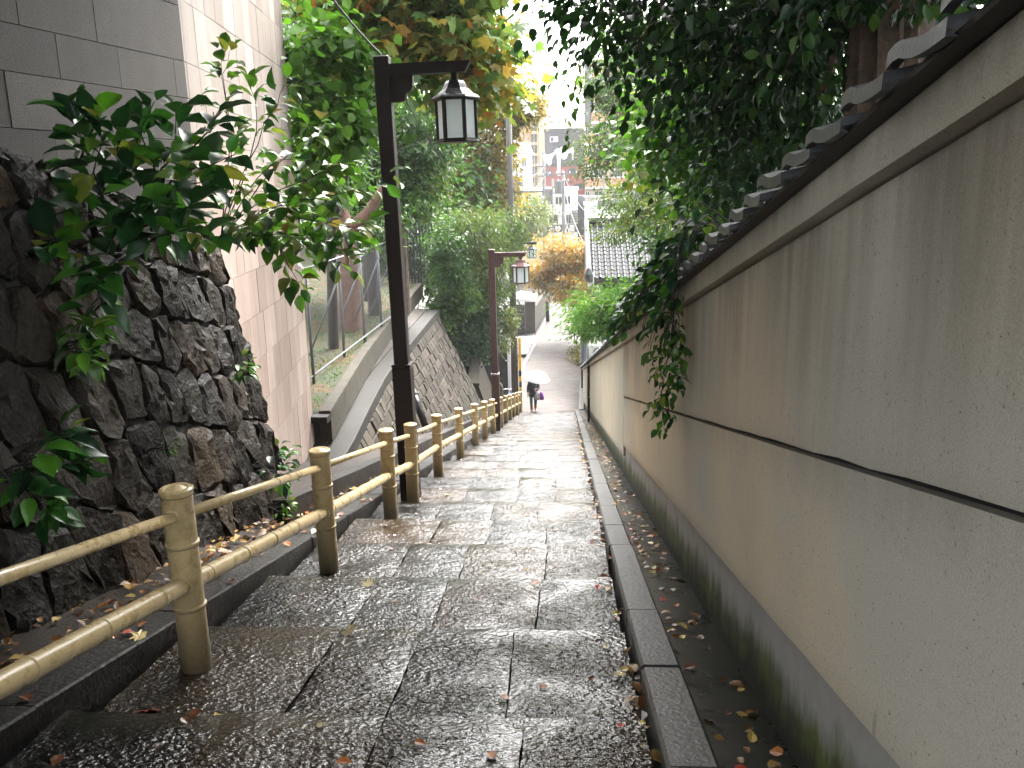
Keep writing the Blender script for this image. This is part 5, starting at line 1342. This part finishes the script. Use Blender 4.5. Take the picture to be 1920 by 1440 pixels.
keep = ~((kpx > 1570) & (kpx < 1750) & (kpy > 30) & (kpy < 260) & (rr[:, 2] > 0) & (pos[:, 1] < 6.6)) & np.array([not (p[0] < .72 and p[2] < zs(p[1]) + 2.25) for p in pos]) & ~((pos[:, 0] > 1.5) & (pos[:, 0] < 2.6) & (pos[:, 1] > 3.5) & (pos[:, 1] < 6.5) & (pos[:, 2] < 2.15 + .1 * (pos[:, 1] - 4.5))); pos, axis, up, LL, tint = pos[keep], axis[keep], up[keep], LL[keep], tint[keep]
rr = (pos - np.array([0, 0, H])) @ CAM; px_ = 960 + F * rr[:, 0] / rr[:, 2]; py_ = 720 + F * rr[:, 1] / rr[:, 2]
vis = (px_ > 1000) & (px_ < 1900) & (py_ > 0) & (rr[:, 2] > 1); sc_ = np.where(vis, LL / rr[:, 2], 0); idx = np.argsort(-sc_)
i1, i2 = idx[:300], idx[300:]
leaf_parts(dt, leaf_variants('leaf', 5, BIGLEAF, .62, LO['deep']), pos[i1], axis[i1], up[i1], LL[i1])
tag(leaf_object('foliage', pos[i2], axis[i2], up[i2], LL[i2], tint[i2], LM['deep'], dt, .68, T_OVAL), kind='stuff')

C2, p2, a2, u2, l2, t2 = cluster_cloud(SHADE_CANOPY, 800, 55, .5, .26, droop=.3, seed=6, rim=.05, tint0=.34)
leaf_object('shade_foliage', p2, a2, u2, l2, t2, LM['deep'], dt, .85)['kind'] = 'stuff'
# lighter leaves under and behind it
tree('leafy_tree', 'bright green broad leaved tree below the dark evergreen behind the wall', (2.6, 12.5, zs(12.5) + 1.3),
     [(2.6, 12.5, zs(12.5) + 1.2), (2.5, 12.4, 0.2), (2.3, 12.3, 1.6), (2.1, 12.2, 2.6)], .12,
     [E(1305, 235, 12.5, 105, 115, 1.2), E(1400, 340, 12, 110, 110, 1.1), E(1330, 335, 14, 80, 60, 1), E(1480, 420, 11, 90, 60, .8)], 150, 40, .25, .12, 'bright', wr=.9, tmpl=T_OVAL, seed=11, rim=.2, droop=.6, tint0=.42)
tree('olive_tree', 'tall fine leaved olive green tree behind the wall on the right', (3.4, 22, zs(22) + 1.4),
     [(3.4, 22, zs(22) + 1.2), (3.3, 22, -1), (3.1, 22, 1), (2.9, 22, 3)], .16,
     [E(1295, 320, 22, 110, 120, 1.8), E(1350, 400, 20, 120, 70, 1.5), E(1205, 385, 23, 80, 48, 1.3), E(1150, 425, 24, 36, 30, .9), E(1265, 200, 24, 90, 90, 1.5), E(1420, 300, 18, 140, 140, 1.5), (np.array([3.6, 17, 5.5]), (2.4, 4, 2.2))], 520, 56, .26, .115, 'olive', seed=12, rim=.25, wr=.45, tint0=.42)
tree('camphor_tree', 'rounded grey green camphor tree in front of the apartment block', (4.6, 40, -8),
     [(4.6, 40, -8.2), (4.4, 40, -3), (3.6, 40, 1), (3.2, 40, 4)], .3,
     [E(1150, 165, 40, 55, 50, 1.5), E(1143, 268, 40, 52, 38, 1.5), E(1120, 315, 40, 26, 26, 1), E(1215, 220, 40, 80, 80, 2), E(1200, 90, 40, 80, 60, 2)], 260, 60, .36, .17, 'olive', seed=13, rim=.3, wr=.5, tint0=.36, nl=24)
tree('nandina_shrub', 'bright yellow green feathery shrub spilling over the wall near the tiled house', (1.7, 27, zs(27) + 1.4),
     [(1.7, 27, zs(27) + 1.2), (1.6, 27, -4.2), (1.5, 27, -3.4)], .05,
     [E(1150, 580, 26, 85, 45, 1.0), E(1240, 555, 24, 75, 45, .9), E(1105, 605, 29, 36, 34, .8), E(1300, 540, 22, 45, 30, .8)], 290, 34, (.28, .25, .11), .17, 'bright', seed=14, rim=.1, wr=.32, droop=.35, nl=30, lr=.014, cat='shrub', tint0=.5)
tree('orange_maple', 'orange leaved autumn tree hanging over the far end of the road', (1.3, 60, -9),
     [(1.9, 60, -9.1), (1.6, 60, -6), (.9, 59.5, -4.2), (.2, 59, -3)], .18,
     [E(1050, 470, 58, 40, 30, 1.2), E(1045, 510, 58, 48, 28, 1.2), E(1085, 540, 56, 38, 28, 1.0), E(1062, 545, 58, 30, 25, 1), E(1092, 480, 57, 22, 30, .8), E(1020, 525, 58, 22, 20, .8)], 260, 44, (.36, .34, .13), .24, 'orange', seed=15, rim=.35, wr=.42, droop=.7, nl=26, tint0=.5, topbias=.16)
tree('weeping_shrub', 'olive brown twiggy shrub under the orange tree by the tiled house', (1.5, 47, -9),
     [(1.5, 47, -9.1), (1.4, 47, -7), (1.2, 47, -6)], .07, [E(1105, 555, 46, 30, 30, .8), E(1092, 590, 46, 18, 30, .6)], 90, 40, .25, .13, 'gold', seed=16, rim=.1, wr=.35, droop=.8, cat='shrub', tint0=.25)
tree('leaf_pile', 'low brown dry shrub on the right edge of the far road', (.85, 52, -9), None, .05, [(np.array([.75, 52, -8.75]), (.5, 2.6, .3))], 60, 40, .2, .12, 'gold', seed=17, cat='shrub', tint0=.15)

# left hand trees, from near to far
tree('plane_tree', 'tall tree with lobed green and orange leaves above the lamp post', (-5.4, 19.5, -2.2),
     [(-5.5, 19.5, -2.4), (-5.3, 19.2, .5), (-4.6, 18.6, 2.2), (-3.9, 18.2, 3.9), (-3.6, 18, 7)], .13,
     [E(790, 20, 17, 130, 80, 1.4), E(860, 90, 17, 85, 85, 1.2), E(700, -60, 17, 120, 80, 1.3), E(820, -120, 17, 150, 100, 1.6), E(900, 180, 18, 50, 60, 1), E(640, 40, 17, 60, 80, 1)], 230, 32, .36, .27, 'plane', wr=.8, tmpl=T_LOBE, seed=21, rim=.15, droop=.55, tint0=.50, tintv=.24)
tree('wall_tree', 'bright green broad leaved tree growing past the corner of the pink wall', (-5.5, 14.8, -2.2),
     [(-5.5, 14.8, -2.3), (-5.3, 14.7, .4), (-4.9, 14.4, 2.2), (-4.4, 14.2, 3.6)], .07,
     [E(600, 60, 14.5, 70, 90, .8), E(640, 230, 14.5, 60, 70, .7), E(590, 330, 15, 50, 80, .7), E(660, 150, 15, 60, 60, .8), E(560, 160, 14.3, 30, 100, .3)], 88, 22, .24, .20, 'bright', wr=.9, tmpl=T_OVAL, seed=22, rim=.1, droop=.5, nl=22, lr=.02, tint0=.46)
tree('dark_laurel', 'dense dark green evergreen behind the chain link fence', (-7.0, 25, -1.6),
     [(-5.72, 25, -2.3), (-5.75, 25, .4), (-5.9, 25, 2.2)], .20,
     [E(650, 280, 26, 110, 120, 1.8), E(690, 380, 26, 110, 70, 1.6), E(760, 300, 27, 80, 110, 1.6), E(620, 400, 26, 80, 60, 1.5), E(800, 240, 27, 70, 90, 1.5)], 330, 46, .30, .20, 'mid', seed=23, rim=.3, wr=.42, droop=.6, tint0=.30)
tree('feathery_bush', 'pale yellow green feathery conifer behind the lamp post', (-6.7, 28, -2),
     [(-6.7, 28, -2.2), (-6.4, 28, 1), (-5.6, 28, 3)], .12,
     [E(770, 260, 28, 60, 70, 1.3), E(730, 200, 28, 50, 60, 1.2), E(660, 190, 30, 60, 60, 1.2), E(800, 320, 28, 35, 50, 1)], 260, 60, (.22, .22, .26), .12, 'ygreen', seed=24, rim=.3, wr=.3, droop=-.3, tint0=.38)
tree('golden_tree', 'golden brown autumn tree beside the utility pole', (-5.2, 42, -4),
     [(-5.2, 42, -5), (-5.2, 42, -.5), (-5.0, 42, 1.4), (-4.3, 42, 3.4)], .17,
     [E(905, 270, 42, 60, 60, 1.8), E(950, 210, 42, 55, 35, 1.6), E(900, 370, 42, 75, 50, 1.8), E(860, 300, 42, 40, 60, 1.5), E(930, 320, 42, 32, 50, 1.5), E(975, 200, 42, 34, 28, 1)], 400, 44, .32, .22, 'gold', seed=25, rim=.3, wr=.5, tint0=.42, nl=34, lr=.04, topbias=.1)
tree('willow_tree', 'drooping yellow green fine leaved tree above the second lamp post', (-4.3, 33, -4),
     [(-4.6, 33, -5), (-4.3, 33, -2.5), (-4.0, 33, -.8)], .12,
     [E(880, 450, 33, 68, 60, 1.5), E(915, 510, 34, 42, 60, 1.3), E(865, 540, 33, 50, 60, 1.2), E(950, 440, 36, 32, 45, .8)], 340, 46, (.24, .24, .26), .17, 'olive', seed=26, rim=.25, wr=.32, droop=.9, tint0=.45)
tree('ivy_bush', 'glossy mid green ivy bush beside the iron fence', (-5.2, 31.8, -4.5), None, .1,
     [E(838, 470, 31.5, 30, 70, .8), E(850, 540, 31.5, 38, 50, .8), E(822, 590, 31.5, 26, 40, .7)], 130, 50, .22, .12, 'mid', seed=27, rim=.2, wr=.8, cat='bush', tint0=.42)
tree('shade_bush', 'dark shaded bush between the iron fence and the black fence', (-4.6, 34.6, -6.5), None, .1,
     [E(850, 600, 33, 45, 60, 1.0), E(870, 560, 33.5, 45, 50, 1.0), E(905, 560, 35, 30, 60, 1.0), E(840, 650, 32.5, 30, 40, .6), E(898, 620, 34.3, 26, 60, .6)], 230, 50, .3, .14, 'deep', seed=28, rim=.2, wr=.6, cat='bush', tint0=.5)
tree('white_flower_bush', 'small yellow green bush between the second lamp post and the utility pole', (-2.9, 37.5, -7), None, .05,
     [E(945, 600, 37, 22, 28, .5), E(938, 640, 37, 14, 18, .4)], 60, 40, .16, .11, 'ygreen', seed=29, rim=.2, wr=.6, cat='bush', tint0=.35)
tree('roadside_tree', 'hazy green tree in front of the yellow house', (-5, 74, -9),
     [(-4.6, 74, -9.1), (-4.5, 74, -4)], .2, [E(985, 425, 74, 30, 28, 2), E(1000, 400, 76, 20, 25, 1.6), E(950, 440, 74, 30, 30, 2), E(962, 400, 74, 26, 24, 1.6)], 120, 50, .6, .3, 'ygreen', seed=30, rim=.2, tint0=.3)
# wood behind the terrace, one mass
C, pos, axis, up, LL, tint = cluster_cloud([E(620, 200, 42, 200, 200, 4), E(760, 380, 40, 160, 120, 3), E(480, 100, 40, 160, 250, 4), E(870, 420, 54, 70, 90, 3), E(640, 460, 40, 120, 60, 3), E(775, 470, 37, 60, 75, 1.2, 14.0)], 520, 46, .7, .36, seed=40, rim=.3, tint0=.3)
tag(leaf_object('far_wood', pos, axis, up, LL, tint, LM['mid'], None, .5), 'dense green wood closing the view behind the terrace', 'wood', kind='stuff')

C, pos, axis, up, LL, tint = cluster_cloud([E(1330, 300, 30, 170, 170, 2.5), E(1480, 200, 26, 200, 220, 3), E(1300, 440, 28, 110, 60, 2), E(1250, 120, 34, 110, 130, 2.5)], 420, 46, .5, .24, seed=44, rim=.2, tint0=.34)
tag(leaf_object('garden_wood', pos, axis, up, LL, tint, LM['mid'], None, .5), 'green mass of garden trees far behind the plaster wall', 'wood', kind='stuff')
# trunk behind chain link fence
tk = thing('red_trunk_tree', (-6.6, 23, -1.9), 'reddish brown tree trunk standing behind the chain link fence', 'tree')
mb = MB(); b_ = at(655, 600, 22.5); mb.tube([(b_[0], 22.5, -2.4), at(655, 520, 22.5), at(648, 440, 22.5), at(632, 380, 22.5), at(610, 330, 22.5)], [.34, .30, .27, .24, .2], 12); mb.tube([at(648, 440, 22.5), at(690, 400, 22.5), at(720, 350, 22.6)], [.2, .15, .1], 8); sharp(mb.build('trunk', mat('reddish_bark', (.13, .07, .05), .8, .4, 5, 25, .8, .03), tk), 60)
C, pos, axis, up, LL, tint = cluster_cloud([E(600, 300, 23, 90, 60, 1.2), E(700, 420, 23.5, 40, 30, .6)], 60, 40, .3, .16, seed=41)
leaf_object('crown', pos, axis, up, LL, tint, LM['mid'], tk, .5)
# palm
pmk = thing('fan_palm', (-5.6, 26.5, -2), 'small fan palm with drooping fronds behind the near lamp post', 'palm')
c = at(752, 385, 26.5); mb = MB(); mb.tube([(c[0], 26.5, -2.4), c], [.14, .11], 10); mb.build('trunk', MT['bark'], pmk)
for k in range(13):
    a = 2 * math.pi * k / 13 + .2; el = random.uniform(-.5, .9); d = np.array([math.cos(a) * math.cos(el), math.sin(a) * math.cos(el), math.sin(el)]); tip = c + d * .55
    side = unit(np.cross(d, [0, 0, 1.0])); n_ = 11; P = np.repeat(tip[None], n_, 0); A = np.array([unit(d + side * s_ + np.array([0, 0, -.35])) for s_ in np.linspace(-1.2, 1.2, n_)])
    fr = leaf_object('frond', P, A, np.tile(np.cross(side, d), (n_, 1)) + 1e-3, np.full(n_, .55), np.full(n_, .5), LM['olive'], pmk, .09)
    mb = MB(); mb.tube([c, tip], .012, 4); q = mb.build('frond_stalk', MT['bark'], pmk); q.parent = fr

# near shrub growing out of the rubble wall
sh = thing('big_leaf_shrub', (-3.45, 6.8, 1.3), 'large leaved green shrub growing from the top of the rubble wall', 'shrub')
B = at(285, 395, 6.9); B2 = at(250, 470, 6.3); B3 = at(400, 430, 7.6)
S_ = []
def stem(b, *pts): S_.append([b] + [at(*p) for p in pts])
stem(B, (300, 330, 6.6), (330, 270, 6.3), (330, 200, 6.1)); stem(B, (290, 310, 6.5), (255, 250, 6.2), (290, 190, 6.0)); stem(B, (270, 330, 6.4), (215, 290, 6.0), (220, 240, 5.8))
stem(B, (340, 300, 6.3), (390, 250, 6.0), (400, 210, 5.9)); stem(B, (320, 320, 6.2), (390, 310, 5.8), (440, 290, 5.6)); stem(B, (300, 350, 6.4), (350, 350, 6.0), (400, 330, 5.8))
stem(B, (150, 330, 6.3), (150, 250, 6.1), (130, 190, 5.9)); stem(B2, (145, 350, 6.1), (160, 270, 5.9), (190, 215, 5.8)); stem(B2, (200, 380, 6.0), (170, 300, 5.8), (210, 265, 5.7))
stem(B2, (220, 420, 5.9), (160, 400, 5.7), (130, 375, 5.6)); stem(B2, (260, 430, 5.9), (320, 400, 5.7), (350, 390, 5.6)); stem(B2, (240, 440, 5.8), (270, 400, 5.6), (250, 385, 5.5)); stem(B2, (280, 450, 5.8), (340, 430, 5.6), (400, 450, 5.5))
stem(B2, (230, 480, 5.7), (190, 510, 5.5), (180, 530, 5.4)); stem(B2, (180, 480, 5.7), (120, 450, 5.5), (90, 460, 5.4)); stem(B2, (200, 540, 5.6), (150, 600, 5.4), (140, 650, 5.3))
vl = leaf_variants('leaf', 6, BIGLEAF, .62, LO['shrub'])
stems_with_leaves(sh, S_, [18] * 16, .25, vl, MT['bark_dark'], seed=3, start=.30, droop=.25, rad=.012)
s2 = thing('turning_shrub', (-3.5, 8.0, 1.0), 'slender shrub with green and yellowing leaves leaning across the pink wall', 'shrub')
S_ = []; B3 = at(415, 440, 8.2)
stem(B3, (440, 330, 8.0), (425, 200, 7.8), (415, 90, 7.6)); stem(B3, (430, 250, 7.9), (420, 150, 7.7), (430, 95, 7.6)); stem(B3, (470, 290, 7.8), (510, 210, 7.6), (540, 150, 7.5)); stem(B3, (480, 260, 7.9), (480, 200, 7.6), (465, 150, 7.5))
stem(B3, (500, 330, 7.7), (570, 260, 7.5), (600, 230, 7.4)); stem(B3, (510, 360, 7.6), (590, 330, 7.3), (650, 300, 7.2)); stem(B3, (530, 380, 7.5), (620, 370, 7.2), (735, 325, 7.1)); stem(B3, (520, 400, 7.5), (610, 420, 7.2), (690, 460, 7.0))
stem(B3, (510, 420, 7.5), (590, 470, 7.1), (660, 500, 7.0)); stem(B3, (490, 430, 7.5), (540, 490, 7.2), (560, 545, 7.1)); stem(B3, (460, 420, 7.6), (500, 390, 7.3), (560, 380, 7.2)); stem(B3, (470, 350, 7.7), (520, 300, 7.4), (560, 300, 7.3))
stem(B3, (560, 400, 7.4), (640, 430, 7.1), (680, 420, 7.0)); stem(B3, (500, 440, 7.4), (580, 440, 7.1), (640, 470, 7.0))
vt = leaf_variants('leaf', 3, BIGLEAF, .66, LO['turning']) + leaf_variants('leaf', 4, BIGLEAF, .66, LO['bright']) + leaf_variants('leaf', 2, BIGLEAF, .66, LO['shrub'])
stems_with_leaves(s2, S_, [30, 26, 30, 26, 32, 36, 38, 38, 38, 34, 32, 30, 34, 34], .17, vt, MT['bark_dark'], seed=5, start=.10, droop=.35, rad=.007, jit=.06, stuffmat=LM['bright'])
def wall_plant(name, px, py, Y, r, n, L, label, vs_, seed, droop=.4):
    c = at(px, py, Y); t = thing(name, c, label, 'plant'); g = np.random.default_rng(seed); S = []
    for k in range(n):
        a = g.uniform(0, 2 * math.pi); d = np.array([.5 + .2 * g.random(), math.cos(a) * .8, math.sin(a) * .7 + .1]); S.append([c - np.array([.12, 0, 0]), c + d * r * .5, c + d * r * g.uniform(.8, 1.1)])
    stems_with_leaves(t, S, 5, L, vs_, MT['bark_dark'], seed=seed, start=.4, droop=droop, rad=.005)
wall_plant('wall_plant', 40, 890, 4.4, .36, 12, .19, 'dark big leaved plant low at the left edge of the rubble wall', vl, 61)
wall_plant('wall_plant', 150, 650, 5.3, .20, 5, .16, 'bright leaved sprig in the middle of the rubble wall', leaf_variants('leaf', 3, BIGLEAF, .62, LO['bright']), 62)
wall_plant('wall_plant', 445, 690, 7.2, .18, 4, .12, 'small green sprig near the right edge of the rubble wall', leaf_variants('leaf', 3, BIGLEAF, .62, LO['mid']), 63)
wall_plant('wall_plant', 495, 870, 7.7, .36, 9, .13, 'leafy creeper at the lower right corner of the rubble wall', leaf_variants('leaf', 3, BIGLEAF, .62, LO['shrub']), 64)
wall_plant('wall_plant', 305, 845, 5.9, .10, 4, .06, 'tiny fern tuft in a joint of the rubble wall', leaf_variants('leaf', 2, BIGLEAF, .4, LO['mid']), 65)
wall_plant('wall_plant', 520, 950, 7.4, .16, 4, .07, 'small pale green weed at the foot of the rubble wall', leaf_variants('leaf', 2, BIGLEAF, .6, LO['bright']), 66)

# ivy over the coping and the hanging vine
iv = thing('coping_ivy', (.9, 7.5, zs(7.5) + 2.1), 'dark glossy ivy climbing over the tile coping of the plaster wall', 'ivy')
S_ = []; g = np.random.default_rng(9)
for k in range(60):
    y = 4.9 + 6.5 * g.random() ** 1.7; z0_ = zs(y) + 2.25; s = np.array([1.1, y, z0_]); S_.append([s, s + (-.35, .1 * g.normal(), .16 + .13 * g.random()), s + (-.50 - .10 * g.random(), .2 * g.normal(), -.05 - (.48 if y < 6.6 else .22) * g.random())])
stems_with_leaves(iv, S_, 12, .115, leaf_variants('leaf', 5, BIGLEAF, .7, LO['deep']) + leaf_variants('leaf', 3, BIGLEAF, .7, LO['shrub']), MT['bark_dark'], seed=71, start=.15, droop=.45, rad=.008, stuffmat=LM['deep'])
hv = thing('hanging_vine', (.7, 6.2, zs(6.2) + 1.6), 'leafy vine hanging down the middle of the plaster wall', 'vine')
S_ = []
for pts in (((1266, 530, .62), (1268, 620, .66), (1258, 700, .68), (1246, 800, .70)), ((1262, 560, .62), (1240, 640, .66), (1232, 660, .64), (1224, 672, .60)), ((1262, 600, .66), (1250, 680, .66), (1240, 690, .66), (1222, 705, .60)), ((1268, 600, .64), (1278, 640, .70), (1272, 690, .70), (1270, 740, .68)), ((1256, 700, .68), (1240, 740, .66), (1232, 750, .64), (1226, 770, .62)), ((1256, 720, .68), (1250, 760, .68), (1252, 780, .68), (1246, 805, .66))):
    S_.append([onx(*p) for p in pts])
stems_with_leaves(hv, S_, [44, 22, 22, 34, 20, 20], .075, leaf_variants('leaf', 4, BIGLEAF, .75, LO['mid']) + leaf_variants('leaf', 3, BIGLEAF, .75, LO['shrub']), MT['bark_dark'], seed=72, start=.05, droop=.6, rad=.006)
# trailing twigs against the sky
tw = thing('trailing_vine', at(1075, 60, 8.6), 'thin leafy twig hanging from the dark tree against the white sky', 'vine')
S_ = [[at(1085, 60, 8.6), at(1080, 150, 8.6), at(1068, 210, 8.6), at(1064, 270, 8.6)], [at(1085, 60, 8.6), at(1070, 120, 8.5), at(1060, 160, 8.4), at(1055, 190, 8.4)]]
stems_with_leaves(tw, S_, [16, 8], .10, leaf_variants('leaf', 3, BIGLEAF, .62, LO['mid']), MT['bark_dark'], seed=73, start=.1, droop=.8, rad=.005)
br = thing('broken_branch', at(1250, 280, 12), 'dark sawn off branch stub among the light green leaves', 'branch')
mb = MB(); mb.tube([at(1238, 272, 12), at(1262, 278, 12), at(1284, 281, 12)], [.05, .045, .04], 8); mb.build('stub', MT['bark_dark'], br)

# fallen leaves ------------------------------------------------------------------
FL = [(T_OVAL, 1.0), (T_LOBE, .8)]
fmesh = {}
for kx, m_ in FALL.items():
    fmesh[kx] = []
    for q in range(3):
        tv, tf = FL[q % 2][0], FL[q % 2][1]; v = tv[0].copy() if isinstance(tv, tuple) else tv.copy(); faces = FL[q % 2][0][1]
        v = FL[q % 2][0][0].copy(); v[:, 0] -= .5; v[:, 1] *= .85; v[:, 2] = v[:, 2] * .8 + .25 * (random.random()) * (v[:, 0] ** 2 + v[:, 1] ** 2) + .02
        me = bpy.data.meshes.new('fallen_leaf'); me.from_pydata([tuple(a) for a in v], [], faces); me.update(); me.materials.append(m_); fmesh[kx].append(me)
def surf(x, y):
    if x > .56: return zs(y) + .045 - (x - .543) * .05 + .004
    if x > .34: return zs(y) + .072
    if x < -2.45: return zs(y) + .13
    if x < -2.2: return zs(y) + .135
    k = math.ceil((y - NOSE0) / TR); y1 = NOSE0 + TR * k; q = 1 - (y1 - y) / TR
    return (zs(y1 - TR) - .10) * (1 - q) + (zs(y1) + .046) * q + .008
lab = dict(brown='curled brown fallen leaf lying on the wet stone steps', orange='orange fallen leaf lying on the wet stone steps', yellow='yellow fallen leaf lying on the wet stone steps', red='red fallen leaf lying on the wet stone steps', dark='dark sodden fallen leaf lying on the wet stone steps', pale='pale cream fallen leaf lying on the wet stone steps')
g = np.random.default_rng(55); kinds = ['brown', 'orange', 'yellow', 'red', 'dark', 'pale']
def drop(x, y, kx, s, where):
    o = link_mesh('fallen_leaf', fmesh[kx][int(g.integers(3))], None, (x, y, surf(x, y) + .004), (g.normal(0, .16) - .13, g.normal(0, .16), g.uniform(0, 6.28)), s)
    tag(o, lab[kx].replace('wet stone steps', where), 'leaf', kx + ' leaves on the ' + where)
for i in range(120):
    y = 2.6 + 15 * g.random() ** 1.5; x = .3 - 2.3 * g.random() ** 1.9; kx = g.choice(kinds, p=[.30, .18, .13, .10, .20, .09]); drop(x, y, kx, g.uniform(.035, .075), 'wet stone steps')
for i in range(60):
    y = 2.6 + 16 * g.random() ** 1.2; x = .56 + .24 * g.random(); kx = g.choice(kinds, p=[.22, .30, .16, .08, .06, .18]); drop(x, y, kx, g.uniform(.035, .07), 'dark gutter')
for i in range(70):
    y = 2.2 + 7 * g.random(); x = -2.2 - .7 * g.random(); kx = g.choice(kinds, p=[.4, .22, .12, .10, .10, .06]); drop(x, y, kx, g.uniform(.05, .10), 'soil under the railing')
for x, y, kx, s in ((-1.25, 4.35, 'pale', .12), (-1.42, 5.5, 'pale', .10), (-1.95, 3.4, 'red', .14), (-1.6, 3.3, 'yellow', .13)): drop(x, y, kx, s, 'wet stone steps')
n_ = 2300; y = 1 + 32 * g.random(n_) ** 1.2; x = np.where(g.random(n_) < .68, -2.46 - .5 * g.random(n_), np.where(g.random(n_) < .5, .33 - .05 * g.random(n_), .56 + .25 * g.random(n_)))
z = np.array([surf(a, b) for a, b in zip(x, y)]) + .006
ax = g.normal(size=(n_, 3)); ax[:, 2] *= .25
tag(leaf_object('leaf_litter', np.stack([x, y, z], 1), ax, np.tile([0, 0, 1.0], (n_, 1)) + g.normal(0, .2, (n_, 3)), .03 + .06 * g.random(n_), np.clip(g.normal(.5, .3, n_), 0, 1),
    leafmat('leaf_litter', [(0, (.04, .02, .012)), (.4, (.13, .055, .02)), (.7, (.30, .13, .03)), (1, (.45, .33, .10))], .4, .1), None, .7, T_OVAL), 'scattered wet leaf litter along the edges of the steps', 'leaf litter', kind='stuff')

# rainy air ------------------------------------------------------------------
hz_m = bpy.data.materials.new('rain_haze'); hz_m.use_nodes = True; nt = hz_m.node_tree; nt.nodes.clear()
ov = nt.nodes.new('ShaderNodeOutputMaterial'); pv = nt.nodes.new('ShaderNodeVolumePrincipled'); pv.inputs['Color'].default_value = (.95, .96, .98, 1); pv.inputs['Density'].default_value = .0005; pv.inputs['Anisotropy'].default_value = .2
nt.links.new(pv.outputs[0], ov.inputs['Volume'])
mb = MB(); mb.b2((-155, -65, -12), (155, 255, 34)); hz_ = mb.build('haze', hz_m); hz_['kind'] = 'stuff'
